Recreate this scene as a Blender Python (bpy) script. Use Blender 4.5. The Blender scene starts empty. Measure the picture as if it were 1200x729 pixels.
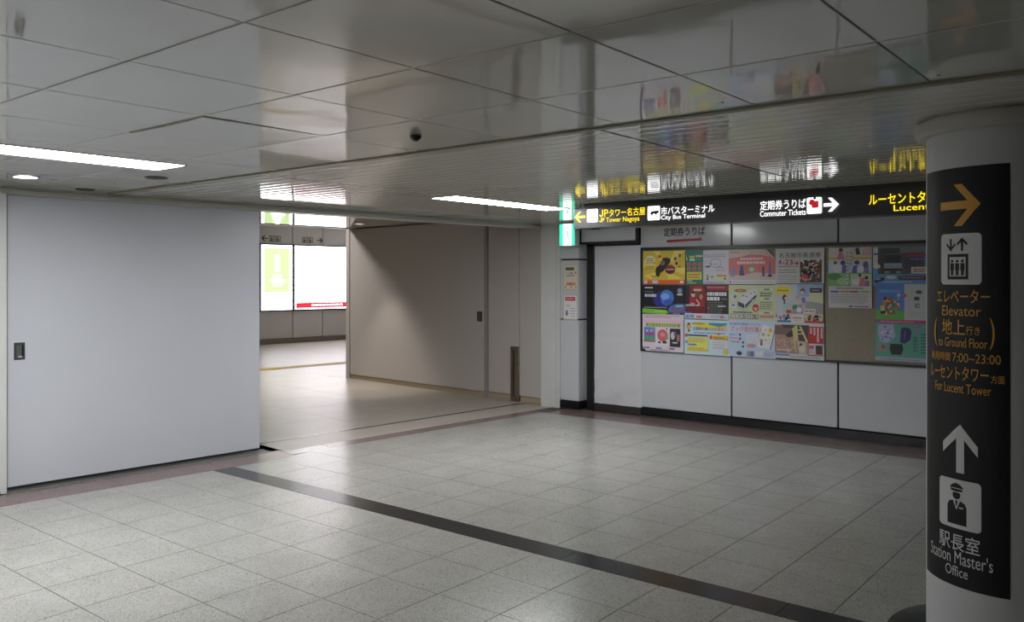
import bpy, bmesh, math, random
from mathutils import Vector, Matrix
from mathutils.geometry import tessellate_polygon
random.seed(7)
sc = bpy.context.scene
COL = sc.collection
# ------------------------------------------------------------------ camera
IW, IH = 1200, 729
FPX, CY, EYE = 986.8, 327.7, 1.65
YAW = math.radians(38.98)
cam = bpy.data.cameras.new('camera'); camo = bpy.data.objects.new('camera', cam); COL.objects.link(camo)
cam.sensor_width = 36.0; cam.lens = FPX / IW * 36.0; cam.shift_y = (CY - IH / 2) / IW
cam.clip_start = 0.05; cam.clip_end = 100
camo.location = (0, 0, EYE); camo.rotation_euler = (math.pi / 2, 0, YAW - math.pi / 2)
sc.camera = camo
# ------------------------------------------------------------------ world, exposure
w = bpy.data.worlds.new('world'); sc.world = w; w.use_nodes = True
w.node_tree.nodes['Background'].inputs[0].default_value = (0.9, 0.95, 1, 1)
w.node_tree.nodes['Background'].inputs[1].default_value = 0.0
sc.view_settings.view_transform = 'Standard'; sc.view_settings.look = 'None'
sc.view_settings.gamma = 1.0; sc.view_settings.use_curve_mapping = False
sc.view_settings.exposure = 0.36
TUBE = 37.0        # linear fluorescent lights
POOL = 85.0        # warm downlights of the passage (watt)
BOXL = 5.0         # light boxes in the far concourse
# ------------------------------------------------------------------ pixel helpers
FW = Vector((math.cos(YAW), math.sin(YAW), 0)); RT = Vector((math.sin(YAW), -math.cos(YAW), 0)); UP = Vector((0, 0, 1))
EO = Vector((0, 0, EYE))
def ray(px, py): return FW * FPX + RT * (px - 600) - UP * (py - CY)
def at(px, py, ax, v):
    d = ray(px, py); return EO + d * ((v - EO[ax]) / d[ax])
def pix(P):
    d = Vector(P) - EO; z = d.dot(FW); return (600 + FPX * d.dot(RT) / z, CY - FPX * d.z / z, z)
# the passage block (door wall and everything behind it) stands slightly askew: its own axes s, t, z
TH = math.atan(.09)
LM = Matrix(((math.cos(TH), math.sin(TH), 0, 2.6), (-math.sin(TH), math.cos(TH), 0, 7.14), (0, 0, 1, 0), (0, 0, 0, 1)))
def LP(s, t, z=0): return LM @ Vector((s, t, z))
def onT(px, py, T):
    LI = LM.inverted(); o = LI @ EO; d = LI.to_3x3() @ ray(px, py); return o + d * ((T - o.y) / d.y)
def onS(px, py, S):
    LI = LM.inverted(); o = LI @ EO; d = LI.to_3x3() @ ray(px, py); return o + d * ((S - o.x) / d.x)
# ------------------------------------------------------------------ materials
MATS = {}
def lin(c):
    c = c / 255.0
    return c / 12.92 if c <= 0.04045 else ((c + 0.055) / 1.055) ** 2.4
def rgb(r, g, b): return (lin(r), lin(g), lin(b), 1)
def mat(name, col, rough=0.5, metal=0.0, emit=0.0, noise=None, bump=None, speck=None, coat=0.0, spec=0.5):
    """col: sRGB 0-255. noise=(scale, amount) colour variation; bump=(scale, strength, dist); speck=(scale, [(pos,sRGB)..])"""
    if name in MATS: return MATS[name]
    m = bpy.data.materials.new(name); m.use_nodes = True; MATS[name] = m
    nt = m.node_tree; b = nt.nodes['Principled BSDF']
    c = rgb(*col)
    b.inputs['Base Color'].default_value = c; b.inputs['Roughness'].default_value = rough
    b.inputs['Metallic'].default_value = metal; b.inputs['Specular IOR Level'].default_value = spec
    b.inputs['Coat Weight'].default_value = coat
    if emit:
        b.inputs['Base Color'].default_value = (c[0] * .2, c[1] * .2, c[2] * .2, 1); b.inputs['Emission Color'].default_value = c; b.inputs['Emission Strength'].default_value = emit
    m.diffuse_color = c
    geo = nt.nodes.new('ShaderNodeNewGeometry')
    src = None
    if speck:
        vo = nt.nodes.new('ShaderNodeTexVoronoi'); vo.inputs['Scale'].default_value = speck[0]
        nt.links.new(geo.outputs['Position'], vo.inputs['Vector'])
        sp = nt.nodes.new('ShaderNodeSeparateColor'); nt.links.new(vo.outputs['Color'], sp.inputs[0])
        cr = nt.nodes.new('ShaderNodeValToRGB'); cr.color_ramp.interpolation = 'CONSTANT'
        els = speck[1]
        cr.color_ramp.elements[0].position = els[0][0]; cr.color_ramp.elements[0].color = rgb(*els[0][1])
        cr.color_ramp.elements[1].position = els[1][0]; cr.color_ramp.elements[1].color = rgb(*els[1][1])
        for p, cc in els[2:]:
            el = cr.color_ramp.elements.new(p); el.color = rgb(*cc)
        nt.links.new(sp.outputs[0], cr.inputs[0]); src = cr.outputs[0]
    if noise:
        no = nt.nodes.new('ShaderNodeTexNoise'); no.inputs['Scale'].default_value = noise[0]; no.inputs['Detail'].default_value = 5
        nt.links.new(geo.outputs['Position'], no.inputs['Vector'])
        mr = nt.nodes.new('ShaderNodeMapRange'); mr.inputs['From Min'].default_value = .3; mr.inputs['From Max'].default_value = .7
        mr.inputs['To Min'].default_value = 1 - noise[1]; mr.inputs['To Max'].default_value = 1 + noise[1]
        nt.links.new(no.outputs['Fac'], mr.inputs['Value'])
        hs = nt.nodes.new('ShaderNodeHueSaturation'); hs.inputs['Color'].default_value = c
        if src: nt.links.new(src, hs.inputs['Color'])
        nt.links.new(mr.outputs['Result'], hs.inputs['Value']); src = hs.outputs['Color']
    if src: nt.links.new(src, b.inputs['Base Color'])
    if bump:
        nb = nt.nodes.new('ShaderNodeTexNoise'); nb.inputs['Scale'].default_value = bump[0]; nb.inputs['Detail'].default_value = bump[3] if len(bump) > 3 else 1
        nt.links.new(geo.outputs['Position'], nb.inputs['Vector'])
        bn = nt.nodes.new('ShaderNodeBump'); bn.inputs['Strength'].default_value = bump[1]; bn.inputs['Distance'].default_value = bump[2]
        nt.links.new(nb.outputs['Fac'], bn.inputs['Height']); nt.links.new(bn.outputs['Normal'], b.inputs['Normal'])
    return m
M_TILE = mat('terrazzo', (178, 177, 170), .22, speck=(210, [(0, (160, 158, 154)), (.55, (149, 147, 143)), (.76, (172, 170, 166)), (.94, (112, 110, 106))]), noise=(3, .07))
M_JOINT = mat('floor_joint', (84, 82, 78), .8)
M_BLACKST = mat('black_granite', (44, 43, 46), .16, speck=(400, [(0, (40, 39, 42)), (.6, (52, 50, 53)), (.9, (66, 64, 66))]))
M_REDST = mat('red_granite', (120, 100, 99), .24, speck=(220, [(0, (118, 98, 97)), (.5, (104, 84, 84)), (.8, (140, 122, 119))]))
M_CEIL = mat('enamel_ceiling', (205, 205, 198), .045, bump=(2.6, .25, .012), noise=(1.2, .02), coat=.35)
M_SLAT = mat('ceiling_slat', (212, 211, 201), .05, bump=(4, .03, .004), coat=.35)
M_CTRIM = mat('ceiling_trim', (138, 134, 112), .45)
M_GAP = mat('black_joint_filler', (26, 25, 24), .8)
M_PLEN = mat('plenum_board', (120, 118, 113), .8)
M_DOOR = mat('door_enamel', (196, 198, 206), .32, bump=(40, .04, .002), noise=(1.5, .015))
M_WALLP = mat('wall_enamel', (196, 199, 204), .14, noise=(2, .02), bump=(3, .08, .006))
M_FRAMEW = mat('white_frame', (206, 207, 206), .35, noise=(4, .02))
M_PASS = mat('passage_panel', (190, 184, 180), .38, bump=(60, .04, .002))
M_PASSF = mat('passage_floor', (178, 171, 163), .36, noise=(2.5, .07), speck=(140, [(0, (180, 172, 164)), (.6, (171, 164, 156)), (.9, (158, 151, 143))]))
M_SKIRT = mat('beige_skirting', (176, 158, 132), .4)
M_STEEL = mat('brushed_steel', (170, 160, 145), .28, metal=1, noise=(20, .1))
M_RAIL = mat('floor_rail', (150, 150, 144), .25, metal=.9)
M_BLK = mat('black_skirting', (20, 20, 21), .25)
M_BLKM = mat('black_metal', (32, 32, 33), .35)
M_SIGN = mat('sign_black', (40, 40, 43), .3)
M_BOARD = mat('cork_board', (146, 138, 122), .7, noise=(60, .1))
M_PAPER = mat('paper_sheet', (208, 208, 214), .6, bump=(3.5, .35, .02, 3))
M_COLW = mat('column_paint', (186, 186, 186), .4, noise=(2, .02))
M_CAP = mat('column_cap', (176, 173, 164), .45, noise=(8, .05))
M_DARKG = mat('charcoal_metal', (62, 62, 64), .4)
M_TUBE = mat('tube_diffuser', (250, 252, 252), .5, emit=TUBE)
M_LAMP = mat('downlight_lamp', (255, 250, 255), .5, emit=9)
M_WARM = mat('warm_lamp', (255, 236, 208), .5, emit=1.0)
M_LBW = mat('lightbox_white', (255, 250, 255), .4, emit=BOXL)
M_LBG = mat('lightbox_green', (214, 243, 174), .4, emit=1.0)
M_LBR = mat('lightbox_red', (238, 52, 72), .4, emit=.9)
M_LBP = mat('lightbox_pink', (255, 214, 226), .4, emit=.85)
M_YEL = mat('lit_yellow', (255, 224, 20), .4, emit=1.1)
M_WHT = mat('lit_white', (255, 255, 255), .4, emit=1.2)
M_LITRED = mat('lit_red', (200, 30, 40), .4, emit=.6)
M_LITDARK = mat('lit_dark', (40, 32, 90), .5)
M_EXITG = mat('exit_green', (66, 236, 190), .4, emit=.95)
M_EXITW = mat('exit_white', (250, 255, 252), .4, emit=1.7)
M_COLBLK = mat('column_sign_film', (19, 19, 21), .5, spec=.3)
M_COLYEL = mat('column_sign_yellow', (206, 148, 40), .5)
M_COLWHT = mat('column_sign_white', (196, 196, 196), .5)
def ink(r, g, b): return mat('ink_%02x%02x%02x' % (r, g, b), (r, g, b), .42)
# ------------------------------------------------------------------ mesh helpers
def box(bm, lo, hi, M=None):
    x0, y0, z0 = lo; x1, y1, z1 = hi
    v = [bm.verts.new((x, y, z)) for z in (z0, z1) for x, y in ((x0, y0), (x1, y0), (x1, y1), (x0, y1))]
    for f in ((3, 2, 1, 0), (4, 5, 6, 7), (0, 1, 5, 4), (1, 2, 6, 5), (2, 3, 7, 6), (3, 0, 4, 7)):
        bm.faces.new([v[i] for i in f])
    if M is not None: bmesh.ops.transform(bm, matrix=M, verts=v)
    return v
def cyl(bm, c, r, z0, z1, n=32, r1=None):
    r1 = r if r1 is None else r1
    a = [bm.verts.new((c[0] + r * math.cos(i * math.tau / n), c[1] + r * math.sin(i * math.tau / n), z0)) for i in range(n)]
    b = [bm.verts.new((c[0] + r1 * math.cos(i * math.tau / n), c[1] + r1 * math.sin(i * math.tau / n), z1)) for i in range(n)]
    for i in range(n):
        bm.faces.new((a[i], a[(i + 1) % n], b[(i + 1) % n], b[i]))
    bm.faces.new(a[::-1]); bm.faces.new(b)
def lathe(bm, c, prof, n=64):
    rings = [[bm.verts.new((c[0] + r * math.cos(i * math.tau / n), c[1] + r * math.sin(i * math.tau / n), z)) for i in range(n)] for r, z in prof]
    for A, B in zip(rings, rings[1:]):
        for i in range(n): bm.faces.new((A[i], A[(i + 1) % n], B[(i + 1) % n], B[i]))
    bm.faces.new(rings[0][::-1]); bm.faces.new(rings[-1])
def prism(bm, pts, z0, z1):
    a = [bm.verts.new((p[0], p[1], z0)) for p in pts]; b = [bm.verts.new((p[0], p[1], z1)) for p in pts]
    n = len(pts)
    for i in range(n): bm.faces.new((a[i], a[(i + 1) % n], b[(i + 1) % n], b[i]))
    bm.faces.new(a[::-1]); bm.faces.new(b)
def bevel(bm, w, seg=1):
    bmesh.ops.bevel(bm, geom=bm.edges[:], offset=w, segments=seg, affect='EDGES', profile=.5)
def link(o, parent=None):
    COL.objects.link(o)
    if parent is not None:
        o.parent = parent; o.matrix_parent_inverse = parent.matrix_world.inverted() if parent.type != 'EMPTY' else Matrix.Translation(-parent.location)
    return o
def obj(name, bm, m, parent=None, smooth=False):
    me = bpy.data.meshes.new(name); bmesh.ops.recalc_face_normals(bm, faces=bm.faces[:]); bm.to_mesh(me); bm.free()
    me.materials.append(m)
    if smooth:
        for p in me.polygons: p.use_smooth = True
        try: me.set_sharp_from_angle(angle=math.radians(35))
        except Exception: pass
    return link(bpy.data.objects.new(name, me), parent)
def bobj(name, lo, hi, m, parent=None, M=None, bev=0):
    bm = bmesh.new(); box(bm, lo, hi)
    if bev: bevel(bm, bev)
    if M is not None: bmesh.ops.transform(bm, matrix=M, verts=bm.verts[:])
    return obj(name, bm, m, parent)
def tag(o, label, cat, group=None):
    o['label'] = label; o['category'] = cat
    if group: o['group'] = group
    return o
def struct(o): o['kind'] = 'structure'; return o
def thing(name, loc, label, cat, group=None):
    o = bpy.data.objects.new(name, None); o.location = loc; o.empty_display_size = .1; COL.objects.link(o)
    return tag(o, label, cat, group)
def shell(name, loc=(0, 0, 0)):
    o = bpy.data.objects.new(name, None); o.location = loc; o.empty_display_size = .1; COL.objects.link(o); return struct(o)
# ------------------------------------------------------------------ flat print on any surface
def font_mesh(body, bold=0.0):
    c = bpy.data.curves.new('lettering', 'FONT'); c.body = body; c.size = 1; c.resolution_u = 3
    o = bpy.data.objects.new('lettering', c); COL.objects.link(o)
    dg = bpy.context.evaluated_depsgraph_get(); dg.update()
    me = bpy.data.meshes.new_from_object(o.evaluated_get(dg))
    bpy.data.objects.remove(o); bpy.data.curves.remove(c)
    return me
def rrect(a0, b0, a1, b1, r, n=5):
    pts = []
    for cx, cy_, q in ((a1 - r, b1 - r, 0), (a0 + r, b1 - r, 1), (a0 + r, b0 + r, 2), (a1 - r, b0 + r, 3)):
        for i in range(n + 1):
            a = (q + i / n) * math.pi / 2; pts.append((cx + r * math.cos(a), cy_ + r * math.sin(a)))
    return pts
def ellp(ca, cb, ra, rb, n=20): return [(ca + ra * math.cos(i * math.tau / n), cb + rb * math.sin(i * math.tau / n)) for i in range(n)]
class Canvas:
    """prints shapes given in (a, b) onto a surface; mapf(a, b, off) gives the world point"""
    def __init__(s, parent, mapf, step=.0004, base=.0004, cut=None, join=False):
        s.join, s.n = join, 0
        s.parent, s.mapf, s.step, s.off, s.cut, s.acc = parent, mapf, step, base, cut, {}
    def _put(s, name, m, bm):
        s.off += s.step
        if s.cut:
            a = [v.co.x for v in bm.verts]; lo, hi = min(a), max(a); k = math.floor(lo / s.cut) + 1
            while k * s.cut < hi:
                bmesh.ops.bisect_plane(bm, geom=bm.verts[:] + bm.edges[:] + bm.faces[:], plane_co=(k * s.cut, 0, 0), plane_no=(1, 0, 0)); k += 1
        for v in bm.verts: v.co = s.mapf(v.co.x, v.co.y, s.off + v.co.z)
        me = bpy.data.meshes.new('tmp'); bm.to_mesh(me); bm.free()
        s.n += 1; T = s.acc.setdefault((name, m.name, 0 if s.join else s.n), bmesh.new()); T.from_mesh(me); bpy.data.meshes.remove(me)
    def poly(s, name, m, *polys):
        bm = bmesh.new()
        for p in polys:
            vs = [bm.verts.new((a, b, 0)) for a, b in p]
            if len(vs) < 5: bm.faces.new(vs); continue
            for tri in tessellate_polygon([[Vector((a, b, 0)) for a, b in p]]):
                try: bm.faces.new([vs[i] for i in tri])
                except ValueError: pass
        s._put(name, m, bm)
    def rect(s, name, m, a0, b0, a1, b1): s.poly(name, m, [(a0, b0), (a1, b0), (a1, b1), (a0, b1)])
    def text(s, name, m, body, a0, b0, a1, b1, bold=0.0):
        me = font_mesh(body); bm = bmesh.new(); bm.from_mesh(me); bpy.data.meshes.remove(me)
        if not bm.verts: return
        xs = [v.co.x for v in bm.verts]; ys = [v.co.y for v in bm.verts]
        x0, x1, y0, y1 = min(xs), max(xs), min(ys), max(ys)
        if bold:
            g0 = bm.verts[:] + bm.edges[:] + bm.faces[:]
            for k_, (dx, dy) in enumerate(((bold, 0), (0, bold), (bold, bold))):
                d = bmesh.ops.duplicate(bm, geom=g0)
                for v in d['geom']:
                    if isinstance(v, bmesh.types.BMVert): v.co += Vector((dx, dy, .0001 * (k_ + 1)))
            x1 += bold; y1 += bold
        for v in bm.verts: v.co = Vector((a0 + (v.co.x - x0) / (x1 - x0) * (a1 - a0), b0 + (v.co.y - y0) / (y1 - y0) * (b1 - b0), v.co.z))
        s._put(name, m, bm)
    def done(s):
        for (name, mn, _), bm in s.acc.items():
            me = bpy.data.meshes.new(name); bm.to_mesh(me); bm.free(); me.materials.append(MATS[mn]); o = link(bpy.data.objects.new(name, me), s.parent)
            if s.join or name == 'lettering': o['kind'] = 'stuff'
# ================================================================== SETTING
H = 2.37               # room ceiling
X0 = 8.90              # right wall face
SX0, SX1 = 4.03, 4.23  # black strip
# ---- floor
FT = .42
floor = bobj('floor', (-5, -5, -.2), (9.6, 9.2, -.006), M_JOINT); struct(floor)
tile_me = None
def clip(poly, f):
    out = []
    for i in range(len(poly)):
        p, q = poly[i], poly[(i + 1) % len(poly)]; fp, fq = f(p), f(q)
        if fp >= 0: out.append(p)
        if (fp >= 0) != (fq >= 0):
            k = fp / (fp - fq); out.append((p[0] + (q[0] - p[0]) * k, p[1] + (q[1] - p[1]) * k))
    return out
def tval(p, tl):            # > 0 in front of the line t = tl
    q = LM.inverted() @ Vector((p[0], p[1], 0)); return tl - q.y
def in_view(x, y, m=70):
    u, v, z = pix((x, y, 0)); return z > .5 and -m < u < IW + m and v < IH + m
SPLIT = LP(2.33, -.4).x     # where the wide red border ends
XB = 8.37                   # inner edge of red border along the right wall
rest = bmesh.new(); n_tiles = 0
xs = [(SX0 - (k + 1) * FT, SX0 - k * FT) for k in range(20)] + [(SX1 + k * FT, SX1 + (k + 1) * FT) for k in range(11)]
G = .0024
for xa, xb in xs:
    for j in range(-17, 13):
        ya = 2.235 + j * .423; yb = ya + .423
        p = [(xa + G, ya + G), (xb - G, ya + G), (xb - G, yb - G), (xa + G, yb - G)]
        p = clip(p, lambda q: tval(q, -.43 if q[0] < SPLIT else -.325)); p = clip(p, lambda q: XB - q[0]) if p else p
        if len(p) < 3: continue
        cx, cy_ = (xa + xb) / 2, (ya + yb) / 2
        if in_view(cx, cy_, 40):
            full = len(p) == 4 and abs(p[2][0] - xb + G) < 1e-6 and abs(p[2][1] - yb + G) < 1e-6 and abs(p[1][0] - xb + G) < 1e-6
            if full and tile_me:
                o = bpy.data.objects.new('floor_tile', tile_me); link(o, floor)
            else:
                bm = bmesh.new(); prism(bm, [(a - cx, b - cy_) for a, b in p], -.012, 0)
                o = obj('floor_tile', bm, M_TILE, floor)
                if full: tile_me = o.data
            o.location = (cx, cy_, random.uniform(-.0001, .0001)); n_tiles += 1
        elif xa > -4.6 and ya > -4.6: prism(rest, p, -.012, 0)
o = obj('floor_tile_field', rest, M_TILE, floor); o['kind'] = 'stuff'
print('floor tiles', n_tiles)
for ya, yb in [(6.55, 5.5), (5.5, 4.2), (4.2, 2.905), (2.905, 1.6), (1.6, .3), (.3, -1), (-1, -4.5)]:
    p = [(SX0 + .002, yb + .002), (SX1 - .002, yb + .002), (SX1 - .002, ya - .002), (SX0 + .002, ya - .002)]
    if ya > 6: p[2] = (p[2][0], 6.58); p[3] = (p[3][0], 6.59)
    bm = bmesh.new(); prism(bm, p, -.012, .0005); obj('black_strip_slab', bm, M_BLACKST, floor)
k = -1.0
while k < 2.33:
    e_ = min(k + .86, 2.33)
    bobj('red_border_slab', (k + .002, -.428, -.012), (e_ - .002, -.062, 0), M_REDST, floor, LM); k += .86
# right of the open door the border is narrower
bobj('threshold_slab', (2.332, -.325, -.012), (2.75, -.13, -.0005), M_TILE, floor, LM)
for a, b in ((2.752, 3.6), (3.602, 4.45), (4.452, 5.3), (5.302, 5.82)):
    bobj('red_border_slab', (a, -.322, -.012), (b, -.13, 0), M_REDST, floor, LM)
yy = 6.18
while yy > -4.5:
    bobj('red_border_slab', (XB + .002, yy - .858, -.012), (X0 - .02, yy if yy < 6 else 6.22, 0), M_REDST, floor); yy -= .86
bobj('threshold_slab', (X0 - .02, 5.15, -.012), (9.1, 6.05, -.0005), M_BLACKST, floor)
# ---- passage floor
PF = shell('floor_passage', LP(3, 2))
bobj('screed', (-3, -.128, -.2), (16, 12.3, -.006), M_JOINT, PF, LM)
ts = [-.126, .345, 1.22, 2.1, 2.98, 3.86, 4.74, 5.62, 6.5]
for i, (ta, tb) in enumerate(zip(ts, ts[1:])):
    if i == 0:
        for a, b in ((2.345, 3.6), (3.6, 4.85), (4.85, 6.27)): bobj('passage_tile', (a + .002, ta, -.012), (b - .002, tb - .002, 0), M_PASSF, PF, LM)
        continue
    for a in range(1, 8):
        bobj('passage_tile', (a * 1.25 + .002, ta + (.045 if i == 1 else .002), -.012), (a * 1.25 + 1.248, tb - .002, 0), M_PASSF, PF, LM)
for i in range(5):
    for a in range(3, 12): bobj('passage_tile', (a * 1.25 + .002, 6.84 + i * 1.05, -.012), (a * 1.25 + 1.248, 6.84 + i * 1.05 + 1.047, 0), M_PASSF, PF, LM)
M_TACT = mat('tactile_yellow', (214, 176, 84), .6)
for a in range(11, 40): bobj('tactile_tile', (a * .34 + .002, 6.5, -.012), (a * .34 + .338, 6.835, .004), M_TACT, PF, LM)
rl = thing('floor_rail', LP(4, .36), 'thin bright metal track let into the floor across the opening', 'rail')
for ta, tb in ((.348, .362), (.376, .39)): bobj('rail_bar', (2.0, ta, -.006), (6.26, tb, .002), M_RAIL, rl, LM)
rl = thing('door_rail', LP(1, 0), 'grey floor track under the closed white sliding door', 'rail')
for ta, tb in ((-.06, .015), (.04, .10)): bobj('rail_bar', (-.02, ta, -.006), (2.24, tb, .002), mat('rail_grey', (128, 130, 124), .4, metal=.5), rl, LM, 0)
# ---- ceiling
ceil = bobj('ceiling', (-5, -5, H + .03), (9.6, 7.6, H + .25), M_PLEN); struct(ceil)
CT = .66; XBD = 3.34
cme = None; rest = bmesh.new()
def cbox(bm, a0, b0, a1, b1): box(bm, (a0, b0, H), (a1, b1, H + .02))
for i in range(12):
    for j in range(-8, 10):
        xa, xb = XBD - (i + 1) * CT, XBD - i * CT; ya = 1.405 + (j - 1) * CT; yb = ya + CT
        p = [(xa + .005, ya + .003), (xb - .005, ya + .003), (xb - .005, yb - .003), (xa + .005, yb - .003)]
        p = clip(p, lambda q: tval(q, -.03))
        if len(p) < 3 or xb < -4.5 or yb < -4.5: continue
        if i == 1 and j == 4:   # this panel's edge is bowed and has come away from its neighbour
            p = p[:3] + [p[3]] + [(xa + .005 + .013 * math.sin(math.pi * q / 8), yb - .003 - (CT - .006) * q / 8) for q in range(1, 8)]
        cx, cy_ = (xa + xb) / 2, (ya + yb) / 2
        u, v, z = pix((cx, cy_, H)); vis = z > .4 and -250 < u < IW + 200 and v > -260
        if not vis: prism(rest, p, H, H + .02); continue
        full = len(p) == 4 and abs(p[2][1] - yb + .003) < 1e-6 and abs(p[3][1] - yb + .003) < 1e-6
        if full and cme: o = bpy.data.objects.new('ceiling_panel', cme); link(o, ceil)
        else:
            bm = bmesh.new(); prism(bm, [(a - cx, b - cy_) for a, b in p], 0, .02)
            bmesh.ops.bevel(bm, geom=[e for e in bm.edges if all(vv.co.z < .001 for vv in e.verts)], offset=.002, segments=1, affect='EDGES')
            o = obj('ceiling_panel', bm, M_CEIL, ceil)
            if full: cme = o.data
        sag = (i == 1 and j == 4)
        o.location = (cx, cy_, H - (.003 if sag else 0)); o.rotation_euler = (random.gauss(0, .0011), random.gauss(0, .0011) - (.008 if sag else 0), 0)
o = obj('ceiling_panel_field', rest, M_CEIL, ceil); o['kind'] = 'stuff'
M_TEE = mat('tee_bar', (150, 146, 132), .5)
for i in range(1, 12): bobj('tee_bar', (XBD - i * CT - .012, -4.5, H + .003), (XBD - i * CT + .012, 7.0, H + .012), M_TEE, ceil)
for ya, yb in ((7.2, 4.2), (4.2, 1.2), (1.2, -4.5)):
    bobj('ceiling_trim_bar', (XBD, yb, H - .008), (XBD + .048, min(ya, 7.05), H + .02), M_CTRIM, ceil)
ns = int((8.88 - XBD - .05) / .12)
ends = [7.2, 4.99, 2.22, -.55, -3.3, -4.6]
sl_me = {}
for i in range(ns + 1):
    xa = XBD + .05 + i * .12; xb = min(xa + .12, 9.3)
    for j in range(len(ends) - 1):
        hi, lo = ends[j], ends[j + 1]
        if j == 0: hi = LP(0, 0).y - .09 * (xa + .06 - 2.6) - .02
        key = (j, round(hi, 2)) if j == 0 else j
        if key not in sl_me:
            bm = bmesh.new(); L = hi - lo
            prof = [(.0015, .014), (.0015, .003)] + [(.004 + .111 * q / 8, .00045 * (2 * q / 8 - 1) ** 2) for q in range(9)] + [(.1175, .003), (.1175, .014)]
            a = [bm.verts.new((x, .010, z)) for x, z in prof]; b = [bm.verts.new((x, L - .010, z)) for x, z in prof]; npf = len(prof)
            for q in range(npf): bm.faces.new((a[q], a[(q + 1) % npf], b[(q + 1) % npf], b[q]))
            bm.faces.new(a[::-1]); bm.faces.new(b)
            o = obj('ceiling_slat', bm, M_SLAT, ceil, True); sl_me[key] = o.data
        else: o = bpy.data.objects.new('ceiling_slat', sl_me[key]); link(o, ceil)
        o.location = (xa, lo, H + random.uniform(-.0003, .0003)); o.rotation_euler = (0, random.gauss(0, .0008), 0)
for px, py in ((847, 120), (1100, 88), (507, 236), (134, 215)):
    p = at(px, py, 2, H); bm = bmesh.new(); cyl(bm, p, .006, H - .002, H + .002, 10); obj('screw', bm, M_DARKG, ceil)
# ---- left wall, lintel, upper wall
WL = struct(bobj('wall_left', (-9, .0, -.1), (-.015, .16, 2.6), M_FRAMEW, None, LM))
bobj('wall_post', (-.10, -.03, 0), (.0, .03, 2.32), M_FRAMEW, WL, LM, .004)
bobj('post_foot', (-.14, -.045, 0), (-.05, -.03, .03), M_BLK, WL, LM)
LT = shell('trim_1', LP(3, 0, 2.32))
bobj('lintel', (-9, -.02, 2.325), (6.12, .3, 2.62), M_FRAMEW, LT, LM)
bobj('lintel_lip', (-.1, -.035, 2.318), (6.12, -.02, 2.345), mat('lintel_lip', (176, 174, 160), .4), LT, LM)
bobj('lintel_edge', (-.1, -.03, 2.312), (6.12, .035, 2.325), mat('lintel_grey', (188, 190, 190), .4), LT, LM)
# ---- passage shell
PC = struct(bobj('ceiling_passage', (-3, .3, 2.53), (6.6, 4.3, 2.7), M_PLEN, None, LM))
M_PSLAT = M_SLAT
for i in range(33):
    bobj('passage_slat', (.6, .3 + i * .12 + .0015, 2.5), (6.34, .3 + i * .12 + .1185, 2.53), M_PSLAT, PC, LM, .002)
bobj('edge_beam', (-3, 4.26, 2.49), (6.6, 4.4, 3.3), mat('edge_beam', (176, 172, 168), .4), PC, LM)
WP = shell('wall_passage', LP(6.3, 2))
bobj('wall_core', (6.34, -.25, 0), (7.2, 4.5, 3.3), mat('core_grey', (150, 148, 146), .7), WP, LM)
PSM = mat('panel_backing', (150, 146, 142), .6)
bobj('panel_backing', (6.31, .05, .03), (6.345, 4.5, 2.5), PSM, WP, LM)
bobj('wall_panel', (6.27, .50, .085), (6.32, 1.085, 2.495), M_PASS, WP, LM, .002)
bobj('wall_panel', (6.27, .04, .085), (6.32, .485, 2.495), M_PASS, WP, LM, .002)
bobj('edge_post', (6.255, 4.40, 0), (6.36, 4.5, 2.495), M_PASS, WP, LM, .004)
bobj('skirting', (6.285, .04, 0), (6.345, .48, .078), M_SKIRT, WP, LM)
bobj('skirting', (6.285, .64, 0), (6.345, 1.14, .078), M_SKIRT, WP, LM)
bobj('skirting', (6.285, 1.14, 0), (6.345, 4.40, .07), M_SKIRT, WP, LM)
struct(bobj('wall_passage_side', (.4, .3, -.05), (.6, 4.4, 2.6), M_PASS, None, LM))
# stored sliding panel with a pocket handle
sd = thing('stored_sliding_door', LP(6.3, 2.8), 'grey beige sliding door panel along the passage wall, with a pocket handle', 'sliding door')
bobj('door_panel', (6.262, 1.165, .075), (6.308, 4.385, 2.485), M_PASS, sd, LM, .003)
h_ = bobj('pocket_handle', (6.256, 1.205, 1.06), (6.264, 1.305, 1.20), M_DARKG, sd, LM, .002); bobj('handle_cup', (6.252, 1.228, 1.08), (6.2575, 1.282, 1.18), mat('cup_steel', (120, 112, 100), .35, metal=.8), h_, LM)
bobj('guide_post', (6.252, 1.10, .0), (6.30, 1.15, 2.485), mat('guide_grey', (150, 146, 146), .4), sd, LM, .003)
bobj('guide_stop', (6.24, 1.095, 2.45), (6.26, 1.155, 2.485), M_BLKM, sd, LM)
mp = thing('steel_floor_bolt_housing', LP(6.28, .56), 'tall narrow stainless steel channel standing against the passage wall panel', 'channel')
bobj('back_plate', (6.262, .50, .0), (6.272, .625, .735), M_STEEL, mp, LM)
bobj('side_flange', (6.245, .485, .0), (6.272, .505, .735), M_STEEL, mp, LM, .003); bobj('side_flange', (6.245, .62, .0), (6.272, .64, .735), M_STEEL, mp, LM, .003)
bobj('top_cap', (6.25, .485, .73), (6.272, .64, .742), M_DARKG, mp, LM)
bobj('slot_strip', (6.259, .575, .06), (6.2625, .60, .70), mat('slot_dark', (80, 76, 70), .4, metal=.6), mp, LM)  # slot drawn as a dark strip, its shade put into the colour
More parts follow.
